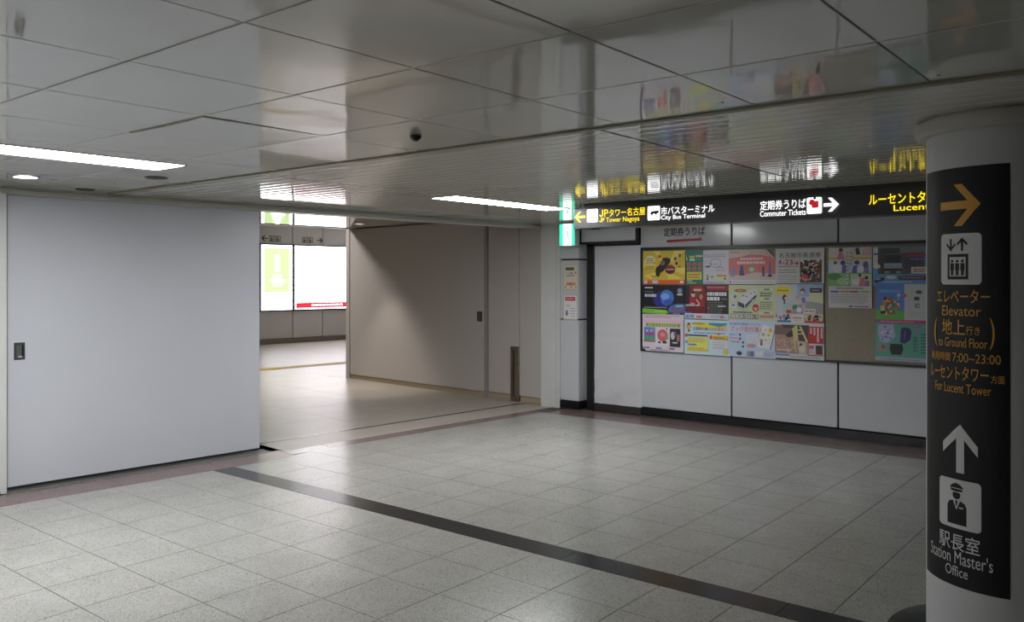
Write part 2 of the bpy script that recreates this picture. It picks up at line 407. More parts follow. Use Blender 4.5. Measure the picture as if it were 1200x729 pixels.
# ---- far concourse
WF = shell('wall_far', LP(10, 12.1))
bobj('wall_core', (-3, 12.14, 0), (16, 12.4, 3.3), mat('core_dark', (110, 104, 100), .7), WF, LM)
M_FARP = mat('far_panel', (224, 221, 218), .35)
fj = [4.3, 5.23, 6.16, 7.07, 7.98, 8.90, 9.865, 10.775, 11.72, 12.66, 13.6, 14.5]
for a, b in zip(fj, fj[1:]):
    bobj('wall_panel', (a + .012, 12.10, .13), (b - .012, 12.15, .83), M_FARP, WF, LM, .004)
    bobj('wall_panel', (a + .012, 12.10, 2.57), (b - .012, 12.15, 3.28), M_FARP, WF, LM, .004)
    if not (8.85 < a < 13): bobj('wall_panel', (a + .012, 12.10, .85), (b - .012, 12.15, 2.55), M_FARP, WF, LM, .004)
bobj('skirting', (-3, 12.08, 0), (16, 12.15, .12), mat('far_skirting', (150, 138, 126), .5), WF, LM)
FC = struct(bobj('ceiling_far', (-3, 4.4, 3.15), (16, 12.4, 3.3), M_CEIL, None, LM))
struct(bobj('wall_far_left', (-3.2, 4.3, -.05), (-3, 12.4, 3.3), M_FARP, None, LM)); struct(bobj('wall_far_right', (16, 4.3, -.05), (16.2, 12.4, 3.3), M_FARP, None, LM))
def lmap(T): return lambda a, b, off: LM @ Vector((a, T - off, b))
lb = thing('green_poster_lightbox', LP(9.4, 12.1, .85), 'glowing poster box with a pale green panel above white, far concourse wall', 'light box')
bobj('case', (8.915, 12.06, .845), (9.845, 12.14, 2.56), M_DARKG, lb, LM, .004); bobj('screen', (8.94, 12.05, .87), (9.822, 12.062, 2.535), M_LBW, lb, LM)
c = Canvas(lb, lmap(12.05), .001, .001)
c.rect('green_panel', M_LBG, 9.01, 1.32, 9.74, 2.46)
c.rect('white_print', M_LBW, 9.32, 1.86, 9.45, 2.28)
for b in (1.74, 1.63, 1.52): c.rect('white_print', M_LBW, 9.2 if b == 1.63 else 9.26, b - .03, 9.6 if b == 1.63 else 9.5, b + .03)
c.done()
lb = thing('white_map_lightbox', LP(10.8, 12.1, .85), 'wide glowing white notice box with a red band along its bottom', 'light box')
bobj('case', (9.875, 12.06, .845), (12.9, 12.14, 2.56), M_DARKG, lb, LM, .004); bobj('screen', (9.9, 12.05, .87), (12.87, 12.062, 2.535), M_LBW, lb, LM)
c = Canvas(lb, lmap(12.05), .001, .001)
c.rect('red_band', M_LBR, 9.93, .90, 12.84, 1.04)
for i in range(6): c.rect('pink_rule', M_LBP, 9.95, 1.95 - i * .14 - .007, 12.8, 1.95 - i * .14)
for a in (9.95, 10.76, 11.6): c.rect('pink_rule', M_LBP, a, 1.08, a + .02, 1.96)
for i in range(9): c.rect('white_print', M_LBW, 10.4 + i * .11, .955, 10.48 + i * .11, .99)
c.rect('dark_figure', ink(120, 90, 110), 10.88, 1.1, 10.91, 1.17)
c.done()
BK = ink(52, 48, 48)
def far_sign(a0, left):
    t_ = thing('direction_marking', LP(a0 + .3, 12.1, 2.7), 'black arrow and two small pictograms on the far wall above the %s' % ('green poster' if left else 'white notice box'), 'wall sign')
    c = Canvas(t_, lmap(12.099), .0006, .0008)
    ax = a0 + .08 if left else a0 + .54
    d = -1 if left else 1
    c.poly('arrow', BK, [(ax - .08, 2.69), (ax + .08, 2.69), (ax + .08, 2.715), (ax - .08, 2.715)])
    c.poly('arrow', BK, [(ax + d * .1, 2.702), (ax + d * .02, 2.78), (ax - d * .015, 2.78), (ax + d * .05, 2.702), (ax - d * .015, 2.625), (ax + d * .02, 2.625)])
    for i in range(2):
        q = a0 + (.2 if left else 0) + i * .17
        c.rect('pictogram', BK, q, 2.62, q + .16, 2.78); c.rect('pictogram_field', ink(206, 198, 190), q + .012, 2.632, q + .148, 2.768)
        c.poly('pictogram_figure', BK, ellp(q + .06, 2.735, .018, .018, 10), [(q + .04, 2.64), (q + .085, 2.64), (q + .08, 2.71), (q + .045, 2.71)], [(q + .1, 2.65), (q + .12, 2.65), (q + .12, 2.7), (q + .1, 2.7)])
    c.done()
far_sign(8.98, True); far_sign(10.14, False)
# ---- right wall
WR = shell('wall_right', (X0, 2, 0))
bobj('wall_core', (X0 + .03, -5, -.1), (9.4, 5.185, 2.62), M_GAP, WR)
ym = [5.195, 4.03, 2.86, 1.69, .52, -.65, -1.82, -2.99, -4.16]
ZB0, ZB1 = .79, 2.03
for a, b in zip(ym, ym[1:]):
    bobj('wall_panel', (X0, b + .009, .115), (X0 + .04, a - .009, ZB0 + .02), M_WALLP, WR, None, .004)
    bobj('wall_panel', (X0, b + .009, ZB0 + .03), (X0 + .04, a - .009, ZB1 - .03), M_WALLP, WR, None, .004)
    bobj('wall_panel', (X0, b + .009, ZB1 - .02), (X0 + .04, a - .009, 2.45), M_WALLP, WR, None, .004)
BR = struct(bobj('baseboard_right', (X0 - .012, -4.9, .012), (X0 + .03, 5.195, .105), M_BLK, None, None, .003))
bobj('baseboard_foot', (X0 - .018, -4.9, 0), (X0 + .03, 5.195, .014), M_DARKG, BR)
bobj('edge_return', (X0, 5.185, .0), (9.1, 5.195, 2.45), M_FRAMEW, WR)
# jamb, notice pillar, recess
JB = struct(bobj('trim_2', (8.775, 6.315, 0), (9.3, 6.62, 2.6), M_FRAMEW, None, None, .004))
for yq in (6.345, 6.37): bobj('jamb_rib', (8.768, yq, 0), (8.78, yq + .012, 2.37), M_FRAMEW, JB)
NP = shell('wall_pillar', (8.85, 6.15, 0))
bobj('pillar_core', (8.80, 6.04, 0), (9.3, 6.30, 2.6), M_GAP, NP)
for z0, z1 in ((.115, 1.135), (1.155, 1.895), (1.915, 2.45)):
    bobj('pillar_panel', (8.78, 6.025, z0), (9.1, 6.31, z1), M_WALLP, NP, None, .004)
bobj('pillar_base', (8.772, 6.018, .012), (9.1, 6.312, .105), M_BLK, NP, None, .003)
bobj('pillar_base_foot', (8.768, 6.016, 0), (9.1, 6.313, .012), M_DARKG, NP)
TR = shell('trim_3', (8.85, 5.6, 2.1))
bobj('transom_panel', (8.80, 5.21, 2.12), (8.86, 6.0, 2.45), M_WALLP, TR, None, .004)
bobj('transom_frame', (8.79, 5.197, 2.095), (8.86, 6.012, 2.12), M_BLKM, TR); bobj('transom_frame', (8.79, 6.0, 2.12), (8.86, 6.012, 2.45), M_BLKM, TR); bobj('transom_frame', (8.79, 5.197, 2.12), (8.86, 5.208, 2.45), M_BLKM, TR)
struct(bobj('wall_recess', (9.06, 5.1, -.05), (9.3, 6.1, 2.6), M_GAP))
dd = thing('papered_door', (9.0, 5.6, 0), 'closed recessed door with its whole leaf covered in creased white paper', 'door')
bobj('door_frame', (8.955, 5.925, 0), (9.06, 6.02, 2.12), M_BLKM, dd, None, .003)
bobj('door_frame', (8.955, 5.19, 2.08), (9.06, 6.02, 2.14), M_BLKM, dd)
bobj('kick_plate', (8.985, 5.1, .0), (9.06, 5.93, .085), mat('kick_metal', (74, 71, 66), .35, metal=.5), dd)
bobj('door_leaf', (9.01, 5.1, .085), (9.05, 5.93, 2.08), M_DARKG, dd)
bm = bmesh.new(); ny, nz = 28, 60; vv = {}
for i in range(ny + 1):
    for j in range(nz + 1):
        y = 5.1 + .825 * i / ny; z = .082 + 1.99 * j / nz
        low = max(0, 1 - z / .75)
        dx = .004 * math.sin(5 * y + 2.2 * z) + .012 * low * math.sin(14 * y + 9 * z) * math.sin(11 * z - 6 * y) + .006 * low * random.uniform(-1, 1)
        if abs(z - .93) < .02: dx += .004
        vv[i, j] = bm.verts.new((8.995 + dx, y, z))
for i in range(ny):
    for j in range(nz): bm.faces.new((vv[i, j], vv[i + 1, j], vv[i + 1, j + 1], vv[i, j + 1]))
obj('paper_cover', bm, M_PAPER, dd, True)
# back walls of the concourse behind the camera
struct(bobj('wall_back', (-4.9, -5, -.1), (-4.7, 9, 2.6), M_WALLP)); struct(bobj('wall_side', (-5, -4.9, -.1), (9.3, -4.7, 2.6), M_WALLP))
# ================================================================== THINGS
# ---- white sliding door
sd = thing('sliding_door', LP(1.1, .05), 'large plain pale grey sliding door beside the opening, with a dark pocket handle', 'sliding door')
bobj('door_panel', (.022, .045, .028), (2.18, .10, 2.312), M_DOOR, sd, LM, .003)
bobj('bottom_gap_strip', (.022, .06, .006), (2.18, .09, .03), M_DARKG, sd, LM)  # fills the gap under the door; the gap's shade is painted dark grey
bobj('edge_strip', (.0, .04, .006), (.02, .1, 2.318), mat('edge_dark_grey', (86, 90, 92), .4), sd, LM)
h_ = thing_part = bobj('pocket_handle', (.068, .039, 1.02), (.146, .047, 1.155), M_DARKG, sd, LM, .003)
bobj('handle_cup', (.084, .0365, 1.04), (.122, .0395, 1.135), mat('cup_grey', (86, 88, 86), .4), h_, LM)
bobj('handle_pull', (.122, .035, 1.04), (.132, .0395, 1.135), M_BLK, h_, LM)
bobj('handle_label', (.095, .035, 1.038), (.125, .0365, 1.05), ink(180, 180, 176), h_, LM)
# ---- lights
def linear_light(x0, x1, y0, y1, label, sfx=''):
    t_ = thing('linear_ceiling_light' + sfx, ((x0 + x1) / 2, (y0 + y1) / 2, H), label, 'ceiling light', 'linear ceiling lights')
    bm = bmesh.new()
    for lo, hi in (((x0 - .012, y0 - .012), (x1 + .012, y0)), ((x0 - .012, y1), (x1 + .012, y1 + .012)), ((x0 - .012, y0), (x0, y1)), ((x1, y0), (x1 + .012, y1))):
        box(bm, (lo[0], lo[1], H - .004), (hi[0], hi[1], H + .002))
    obj('frame', bm, mat('light_frame', (150, 148, 150), .4), t_)
    bobj('diffuser' + sfx, (x0, y0, H - .0035), (x1, y1, H + .002), M_TUBE, t_)
linear_light(1.12, 2.82, 4.93, 5.27, 'long white ceiling light in the ceiling panels before the pale sliding door')
linear_light(5.33, 7.0, 4.93, 5.22, 'long white ceiling light in the slatted ceiling beside the hanging sign')
linear_light(-3.09, -1.39, 4.93, 5.27, 'long white ceiling light, next of the row past the pale sliding door', '_offscreen')   # same row, same 4.2 m spacing
def downlight(px, py, r, lit, label, zc=H, M=None, grp=None):
    p = at(px, py, 2, zc); t_ = thing('recessed_downlight', (p.x, p.y, zc), label, 'downlight', grp)
    bm = bmesh.new(); lathe(bm, p, [(r, zc - .001), (r, zc - .006), (r * .88, zc - .007), (r * .86, zc - .001)], 28)
    obj('bezel', bm, M_FRAMEW if lit else mat('bezel_grey', (84, 82, 76), .5), t_, True)
    bm = bmesh.new(); cyl(bm, p, r * .85, zc - .005, zc - .001, 28); obj('lamp' if lit else 'baffle', bm, M_LAMP if lit == 1 else M_WARM if lit else mat('baffle_dark', (38, 37, 35), .6), t_)
    return p
downlight(30, 207, .085, 1, 'small round lit downlight in the ceiling above the sliding door')
downlight(183, 208, .075, 0, 'unlit dark round downlight beside the end of the long ceiling light')
downlight(100, 222, .07, 0, 'unlit dark round downlight close to the lintel of the sliding door')
pd = downlight(421, 262.3, .08, 2, 'small pale round downlight at the inner end of the passage ceiling', 2.5)
l = bpy.data.lights.new('passage_downlight_beam', 'SPOT'); l.energy = POOL; l.spot_size = math.radians(66); l.spot_blend = .6; l.color = (1, .9, .78); l.shadow_soft_size = .07
o = bpy.data.objects.new('passage_downlight_beam', l); o.location = (pd.x, pd.y, 2.488); COL.objects.link(o)
# concourse lights beyond the passage
s_, ty = 4.6, 5.15
t_ = thing('concourse_light', LP(s_, ty, 3.15), 'wide white ceiling light just beyond the end of the passage ceiling', 'ceiling light')
bobj('diffuser', (s_ - 1.2, ty - .2, 3.13), (s_ + 1.2, ty + .2, 3.148), mat('concourse_diffuser', (255, 249, 243), .5, emit=18), t_, LM)
bobj('frame', (s_ - 1.23, ty - .23, 3.14), (s_ + 1.23, ty + .23, 3.152), M_FRAMEW, t_, LM)
# ---- dome camera
p = at(487, 157, 2, H)
t_ = thing('dome_camera', (p.x, p.y, H), 'small black dome security camera on a pale collar under the ceiling', 'camera')
bm = bmesh.new(); lathe(bm, p, [(.028, H), (.029, H - .009), (.02, H - .011)], 28); obj('collar', bm, mat('collar_grey', (150, 150, 146), .4), t_, True)
bm = bmesh.new(); lathe(bm, p, [(.0295, H - .009), (.029, H - .016), (.024, H - .027), (.016, H - .028), (.013, H - .035), (.007, H - .037)], 28); obj('dome', bm, mat('dome_black', (12, 12, 16), .12), t_, True)
# ---- exit sign
t_ = thing('exit_sign', (8.68, 6.08, 2.07), 'small glowing green and white exit sign under the ceiling by the notice pillar', 'sign')
bobj('case', (8.60, 5.955, 2.07), (8.70, 6.195, 2.35), M_FRAMEW, t_, None, .005)
bobj('hanger', (8.64, 6.05, 2.34), (8.66, 6.10, H + .01), M_FRAMEW, t_)
ymap = lambda X: (lambda a, b, off: Vector((X - off, -a, b)))
c = Canvas(t_, ymap(8.60), .0008, .001)
c.rect('face_green', M_EXITG, -6.19, 2.075, -5.96, 2.345); c.rect('face_white', M_EXITW, -6.135, 2.075, -6.005, 2.345)
c.poly('running_figure', mat('exit_figure', (150, 235, 205), .4, emit=.9), ellp(-6.065, 2.285, .014, .016, 12), [(-6.085, 2.26), (-6.055, 2.262), (-6.05, 2.2), (-6.075, 2.195)], [(-6.075, 2.2), (-6.055, 2.2), (-6.095, 2.12), (-6.11, 2.125)], [(-6.07, 2.205), (-6.05, 2.205), (-6.03, 2.13), (-6.045, 2.125)])
c.done()
# ---- overhead sign
SXF = 6.65
t_ = thing('overhead_sign', (6.75, 2.7, 2.13), 'long black hanging sign box with glowing yellow and white lettering and arrows', 'sign')
bobj('box', (SXF, .6, 2.135), (SXF + .22, 4.623, 2.33), M_SIGN, t_, None, .004)
bobj('mount', (SXF + .03, .6, 2.325), (SXF + .19, 4.52, H + .01), M_BLKM, t_)
bobj('bottom_bracket', (SXF + .05, 4.38, 2.125), (SXF + .1, 4.46, 2.136), M_BLKM, t_)
c = Canvas(t_, ymap(SXF), .0008, .001)
def sgn(px, py): q = at(px, py, 0, SXF); return (-q.y, q.z)
def stext(m, body, x0, ytl, ybl, x1, ytr, ybr, bold=.02):
    a0, b1 = sgn(x0, ytl); _, b0 = sgn(x0, ybl); a1, b1r = sgn(x1, ytr); _, b0r = sgn(x1, ybr)
    c.text('lettering', m, body, a0, (b0 + b0r) / 2, a1, (b1 + b1r) / 2, bold)
def arrow2(cv, m, x, y, L, hh, th, d):  # horizontal arrow, tip at x + d*L
    cv.poly('arrow', m, [(x, y - th / 2), (x + d * (L - th * .9), y - th / 2), (x + d * (L - th * .9), y + th / 2), (x, y + th / 2)])
    cv.poly('arrow', m, [(x + d * L, y), (x + d * (L - hh), y + hh), (x + d * (L - hh - th * 1.15), y + hh), (x + d * (L - th * 1.3), y), (x + d * (L - hh - th * 1.15), y - hh), (x + d * (L - hh), y - hh)])
a, b = sgn(686, 254); a1, _ = sgn(673.5, 254); arrow2(c, M_YEL, a, b, a - a1, .052, .022, -1)
def square(x0, yt, yb, x1):
    a0, b1 = sgn(x0, yt); _, b0 = sgn(x0, yb); a1, _ = sgn(x1, yt); c.poly('pictogram', M_WHT, rrect(a0, b0, a1, b1, .012)); return a0, b0, a1, b1
a0, b0, a1, b1 = square(688, 245.5, 261, 701)
c.rect('pictogram_mark', ink(150, 140, 160), a0 + .042, b0 + .045, a1 - .042, b0 + .053)
c.poly('pictogram_mark', ink(190, 180, 200), ellp(a0 + .05, b1 - .035, .008, .008, 8), ellp(a1 - .04, b1 - .022, .008, .008, 8))
stext(M_YEL, 'P', 708.4, 245.7, 254.3, 713.2, 245.4, 254.1, .012); stext(M_YEL, 'タワー名古屋', 714.2, 245.2, 254, 756.5, 242.5, 252, .01)
def letter_j(x0, yt, yb, x1):
    a0, b1 = sgn(x0, yt); _, b0 = sgn(x0, yb); a1, _ = sgn(x1, yt); w_ = a1 - a0; h2 = b1 - b0; q_ = w_ * .3
    arc = lambda r: [(a0 + w_ / 2 + r * math.cos(k_), b0 + w_ / 2 + r * math.sin(k_)) for k_ in [-i * math.pi / 8 for i in range(9)]]
    c.poly('lettering', M_YEL, [(a1 - q_, b1), (a1, b1)] + arc(w_ / 2) + arc(w_ / 2 - q_)[::-1])
letter_j(702.8, 246, 254.5, 707.4); letter_j(702.8, 255.3, 260.6, 705.6); stext(M_YEL, 'P Tower Nagoya', 706.3, 255, 261.9, 750, 253.5, 261, .01)
a0, b0, a1, b1 = square(759.5, 242, 258.5, 774)
c.poly('pictogram_bus', M_LITDARK, [(a0 + .025, b0 + .055), (a1 - .012, b0 + .062), (a1 - .012, b0 + .085), (a0 + .04, b0 + .08)], ellp(a0 + .045, b0 + .056, .01, .01, 10), ellp(a1 - .04, b0 + .058, .01, .01, 10))
stext(M_WHT, '市バスターミナル', 775.5, 242.5, 251.5, 838, 239.5, 249.5, .012); stext(M_WHT, 'City Bus Terminal', 775.5, 252, 258, 827, 250.5, 257.5, .01)
stext(M_WHT, '定期券うりば', 891.5, 235.5, 246.3, 945, 233, 244.5, .012); stext(M_WHT, 'Commuter Tickets', 891.5, 247, 253.5, 945, 245.5, 252.5, .01)
a0, b0, a1, b1 = square(946.3, 232, 251, 963.8)
c.poly('pictogram_clerk', M_LITRED, rrect(a1 - .078, b0 + .045, a1 - .025, b0 + .10, .008), [(a1 - .1, b0 + .075), (a1 - .075, b0 + .085), (a1 - .075, b0 + .097), (a1 - .105, b0 + .085)], ellp(a0 + .04, b0 + .09, .022, .024, 14))
c.poly('pictogram_head', M_LITDARK, ellp(a1 - .055, b0 + .122, .011, .011, 12))
a, b = sgn(966, 240.5); a1, _ = sgn(984, 240.5); arrow2(c, M_WHT, a, b, a1 - a, .054, .026, 1)
q = at(1019, 240, 0, SXF); e2 = at(1087, 228, 0, SXF); wch = (q.y - e2.y) / 6.1
c.text('lettering', M_YEL, 'ルーセントタワー', -q.y, 2.212, -q.y + wch * 8, 2.292, .012)
q = at(1048, 240, 0, SXF); c.text('lettering', M_YEL, 'Lucent Tower', -q.y, 2.158, -q.y + .52, 2.203, .01)
c.done()
# ---- small wall lettering
t_ = thing('ticket_lettering', (X0, 4.6, 2.1), 'black characters above a red underline arrow on the wall over the notice board', 'wall sign')
c = Canvas(t_, ymap(X0), .0004, .0006)
c.text('lettering', ink(24, 22, 22), '定期券うりば', -4.885, 2.16, -4.355, 2.262, .03)
c.poly('red_arrow', ink(160, 26, 34), [(-4.845, 2.088), (-4.385, 2.100), (-4.415, 2.150), (-4.42, 2.128), (-4.845, 2.118)])
c.done()
# ---- notice board
t_ = thing('notice_board', (X0, 3.4, ZB0), 'long beige notice board in a black frame on the right wall', 'notice board')
YB1 = 1.35
bobj('board', (X0 - .012, YB1, ZB0 + .02), (X0 + .0, 5.17, ZB1 - .02), M_BOARD, t_)
for lo, hi in (((X0 - .024, YB1, ZB1 - .03), (X0 - .0005, 5.19, ZB1 + .005)), ((X0 - .024, YB1, ZB0), (X0 - .0005, 5.19, ZB0 + .026)), ((X0 - .024, 5.165, ZB0 + .026), (X0 - .0005, 5.19, ZB1 - .03)), ((X0 - .024, YB1, ZB0 + .026), (X0 - .0005, YB1 + .025, ZB1 - .03))):
    bobj('frame', lo, hi, M_BLKM, t_)
# ---- posters
PN = [0]
class Poster:
    def __init__(s, name, label, l, t, r, b, base, cutc=None, X=None, grp='posters pinned on the notice board'):
        X = X if X is not None else X0 - .0265
        PN[0] += 1; X -= .0006 * (PN[0] % 3)
        mx, my = (l + r) / 2, (t + b) / 2
        s.yl, s.yr = at(l, my, 0, X).y, at(r, my, 0, X).y; s.zt, s.zb = at(mx, t, 0, X).z, at(mx, b, 0, X).z
        s.t = thing(name, (X, (s.yl + s.yr) / 2, s.zb), label, 'poster', grp)
        s.c = Canvas(s.t, lambda u, v, off: Vector((X - .0012 - off, s.yl + (s.yr - s.yl) * u, s.zt + (s.zb - s.zt) * v)), .00025, .0002, None, True)
        pts = [(0, 0), (1, 0), (1, 1), (0, 1)]
        if cutc == 'tr': pts = [(0, 0), (.80, 0), (1, .30), (1, 1), (0, 1)]
        if cutc == 'bl': pts = [(0, 0), (1, 0), (1, 1), (.09, 1), (0, .86)]
        bm = bmesh.new(); A = [bm.verts.new((X, s.yl + (s.yr - s.yl) * u, s.zt + (s.zb - s.zt) * v)) for u, v in pts]; B = [bm.verts.new((X - .0012, v.co.y, v.co.z)) for v in A]
        n = len(pts)
        for i in range(n): bm.faces.new((A[i], A[(i + 1) % n], B[(i + 1) % n], B[i]))
        bm.faces.new(A); bm.faces.new(B[::-1]); obj('sheet', bm, ink(*base), s.t)
    def R(s, col, u0, v0, u1, v1): s.c.rect('print', ink(*col), u0, v0, u1, v1); return s
    def E(s, col, u, v, ru, rv): s.c.poly('print', ink(*col), ellp(u, v, ru, rv)); return s
    def P(s, col, *pl): s.c.poly('print', ink(*col), *pl); return s
    def T(s, col, body, u0, v0, u1, v1, bold=.01): s.c.text('lettering', ink(*col), body, u0, v1, u1, v0, bold); return s
    def Ln(s, col, u0, v0, u1, v1, n, fill=.45, rag=.15):   # rows of small print
        ps = []
        for i in range(n):
            v = v0 + (v1 - v0) * (i + .5) / n; hv = (v1 - v0) / n * fill / 2; x = u0; e_ = u1 - random.uniform(0, rag) * (u1 - u0)
            while x < e_:
                wd = random.uniform(.03, .09); ps.append([(x, v - hv), (min(x + wd, e_), v - hv), (min(x + wd, e_), v + hv), (x, v + hv)]); x += wd + .012
        s.c.poly('small_print', ink(*col), *ps); return s
    def crowd(s, cols, u0, v0, u1, v1, n, r=.03):
        by = {}
        for i in range(n):
            cc = random.choice(cols); by.setdefault(cc, []).append(ellp(random.uniform(u0 + r, u1 - r), random.uniform(v0 + r, v1 - r), r * random.uniform(.6, 1.2), r * random.uniform(.8, 1.6), 8))
        for cc, ps in by.items(): s.c.poly('print', ink(*cc), *ps)
        return s
    def done(s): s.c.done()
p = Poster('poster', 'yellow poster with a black motorbike and an orange strip along the bottom', 754, 294, 803, 333, (214, 186, 60))
p.P((232, 212, 96), [(0, .25), (.35, .45), (0, .5)], [(.25, 0), (.4, 0), (.48, .4)], [(.75, 0), (1, 0), (.6, .42)], [(1, .5), (1, .72), (.6, .55)], [(0, .75), (.2, .85), (.4, .6)], [(.6, .85), (.95, .85), (.55, .6)])
p.R((222, 98, 46), 0, .88, 1, 1).R((206, 200, 214), .02, .89, .1, .98).R((190, 196, 226), .22, .89, .36, .98).R((230, 226, 210), .88, .9, .96, .97)
p.P((226, 224, 190), ellp(.17, .27, .12, .13)).Ln((120, 112, 84), .08, .2, .27, .38, 3).Ln((150, 140, 90), .06, .44, .28, .56, 2)
p.E((198, 84, 30), .40, .17, .04, .05).P((44, 34, 34), [(.30, .75), (.34, .5), (.42, .38), (.47, .22), (.56, .2), (.66, .24), (.66, .34), (.55, .5), (.48, .62), (.40, .66), (.37, .76)])
p.E((30, 26, 28), .36, .62, .06, .16).E((96, 30, 32), .65, .56, .12, .14).E((158, 42, 44), .65, .5, .10, .07).E((120, 104, 100), .47, .36, .06, .08).R((206, 200, 190), .56, .55, .74, .575)
p.E((60, 60, 84), .77, .24, .03, .05).E((210, 190, 180), .76, .34, .03, .05).E((40, 38, 60), .80, .38, .03, .05).P((90, 72, 40), [(.18, .74), (.30, .77), (.29, .79), (.18, .76)], [(.86, .1), (.9, .1), (.9, .2), (.86, .2)], [(.84, .45), (.92, .48), (.86, .5)]).done()
p = Poster('poster', 'narrow green poster with red and white price dots and a yellow box', 804, 293, 824, 333, (30, 116, 100))
p.P((232, 240, 236), [(0, .08), (.08, .3), (.03, .3)]).R((196, 208, 70), .2, .17, .5, .23).R((224, 190, 196), .56, .15, .96, .21).R((190, 216, 220), .22, .25, .52, .32).R((70, 150, 90), .6, .25, .88, .31)
for u in (.18, .5, .82): p.E((206, 110, 116), u, .42, .12, .055).E((176, 40, 48), u, .42, .06, .03).E((206, 120, 124), u, .55, .12, .05).E((150, 40, 48), u, .555, .05, .025)
p.R((216, 206, 70), .07, .64, .93, .87).Ln((188, 110, 40), .12, .68, .88, .84, 2, .5).R((190, 210, 204), .08, .89, .4, .92).R((150, 200, 110), .1, .95, .6, .98).done()
p = Poster('poster', 'white poster with a faint blue line diagram and a navy label', 824, 293, 854, 333, (206, 206, 216))
p.Ln((110, 112, 124), .03, .12, .97, .22, 2, .35).Ln((170, 160, 150), .05, .28, .25, .4, 3, .3)
ring = lambda cu, cv, ru, rv, w_: [[(cu + ru * math.cos(a_), cv + rv * math.sin(a_)), (cu + ru * math.cos(b_), cv + rv * math.sin(b_)), (cu + (ru - w_) * math.cos(b_), cv + (rv - w_) * math.sin(b_)), (cu + (ru - w_) * math.cos(a_), cv + (rv - w_) * math.sin(a_))] for a_, b_ in [(i * math.tau / 20, (i + 1) * math.tau / 20) for i in range(20)]]
p.P((120, 128, 170), *ring(.5, .38, .22, .14, .02)).R((52, 46, 120), .1, .46, .28, .51).R((120, 140, 190), .52, .49, .8, .515).R((120, 140, 190), .26, .38, .34, .43).R((160, 110, 130), .4, .41, .56, .43).Ln((150, 140, 160), .5, .54, .9, .64, 3, .3)
p.R((206, 214, 160), .42, .7, .92, .88).R((214, 130, 110), .54, .72, .8, .78).E((206, 90, 60), .86, .76, .05, .03).E((90, 60, 50), .86, .84, .05, .025).E((176, 168, 70), .18, .77, .06, .05).R((70, 66, 90), .15, .82, .21, .89).E((90, 80, 50), .36, .79, .05, .02).Ln((150, 120, 160), .04, .92, .96, .99, 2, .3).done()
p = Poster('poster', 'pale pink poster with tall towers standing on a red wave and one folded corner', 854, 292, 909, 333, (204, 188, 182), 'tr')
p.P((214, 118, 118), [(.0, .26), (.25, .22), (.45, .15), (.7, .17), (.9, .22), (1, .3), (1, .72), (.6, .66), (.3, .74), (0, .72)]).E((150, 200, 150), .5, .1, .05, .035).E((140, 190, 140), .5, .58, .075, .09).E((206, 214, 196), .5, .58, .045, .05)
p.Ln((232, 206, 200), .26, .24, .74, .31, 1, .85, .02).Ln((232, 206, 200), .19, .34, .79, .43, 1, .85, .02).Ln((120, 100, 96), .03, .05, .26, .12, 2, .3)
p.P((130, 150, 186), [(.09, .5), (.14, .5), (.16, .76), (.07, .76)]).P((66, 70, 130), [(.26, .46), (.31, .46), (.34, .74), (.23, .74)]).P((74, 78, 140), [(.73, .5), (.77, .5), (.775, .78), (.725, .78)]).P((110, 120, 160), [(.87, .36), (.89, .36), (.91, .76), (.85, .76)])
p.R((50, 44, 52), .04, .75, .1, .77).E((44, 40, 46), .885, .76, .05, .035).R((50, 46, 70), .24, .71, .35, .75).R((216, 212, 218), 0, .88, 1, 1).E((60, 60, 140), .04, .94, .02, .025).Ln((176, 170, 190), .1, .91, .95, .97, 1, .4).done()
p = Poster('poster', 'white election poster with large black characters, a red date and a crowd photo', 909, 291, 966, 332, (206, 206, 206))
p.T((58, 56, 56), '名古屋市長選挙', .07, .12, .93, .27, .004).T((186, 28, 46), '4', .06, .31, .125, .47, .03).T((70, 66, 66), '月', .145, .39, .185, .46).T((186, 28, 46), '23', .2, .31, .36, .47, .03).T((70, 66, 66), '日', .375, .39, .41, .46).E((186, 40, 56), .45, .43, .03, .045)
p.Ln((110, 108, 112), .06, .5, .48, .54, 1, .6, .02).Ln((130, 128, 132), .06, .59, .46, .72, 2, .4).Ln((156, 154, 160), .06, .75, .48, .97, 4, .35, .05)
p.R((86, 62, 54), .51, .34, .95, .98).crowd([(210, 190, 176), (150, 40, 44), (40, 34, 34), (226, 224, 222), (120, 96, 64), (196, 160, 140), (70, 80, 60), (30, 28, 30)], .51, .32, .95, .96, 130, .03).E((186, 36, 46), .61, .84, .08, .1).crowd([(206, 170, 160), (214, 70, 80)], .54, .75, .68, .94, 12, .018).done()
p = Poster('poster', 'dark blue poster with a glowing blue planet and a green strip', 753, 334, 802, 374, (18, 18, 30))
p.E((40, 44, 130), .48, .42, .22, .24).E((70, 120, 206), .59, .37, .165, .23).E((120, 170, 226), .55, .34, .10, .10).E((58, 90, 190), .62, .5, .11, .09).E((50, 44, 140), .38, .47, .08, .16)
p.E((86, 106, 176), .9, .72, .28, .18).R((18, 18, 30), 1.0, .5, 1.001, .51).P((170, 196, 160), [(.8, .59), (.97, .58), (.97, .63), (.8, .64)]).R((150, 90, 60), .72, .74, .97, .79).R((54, 58, 96), .68, .8, 1, .86).R((110, 130, 186), .74, .81, .9, .85)
p.P((120, 196, 50), [(0, .70), (.58, .73), (.64, .80), (.56, .86), (0, .83)]).R((196, 200, 70), .3, .755, .55, .79).R((214, 206, 218), .0, .86, 1, 1).Ln((190, 110, 140), .06, .88, .95, .98, 2, .4, .3)
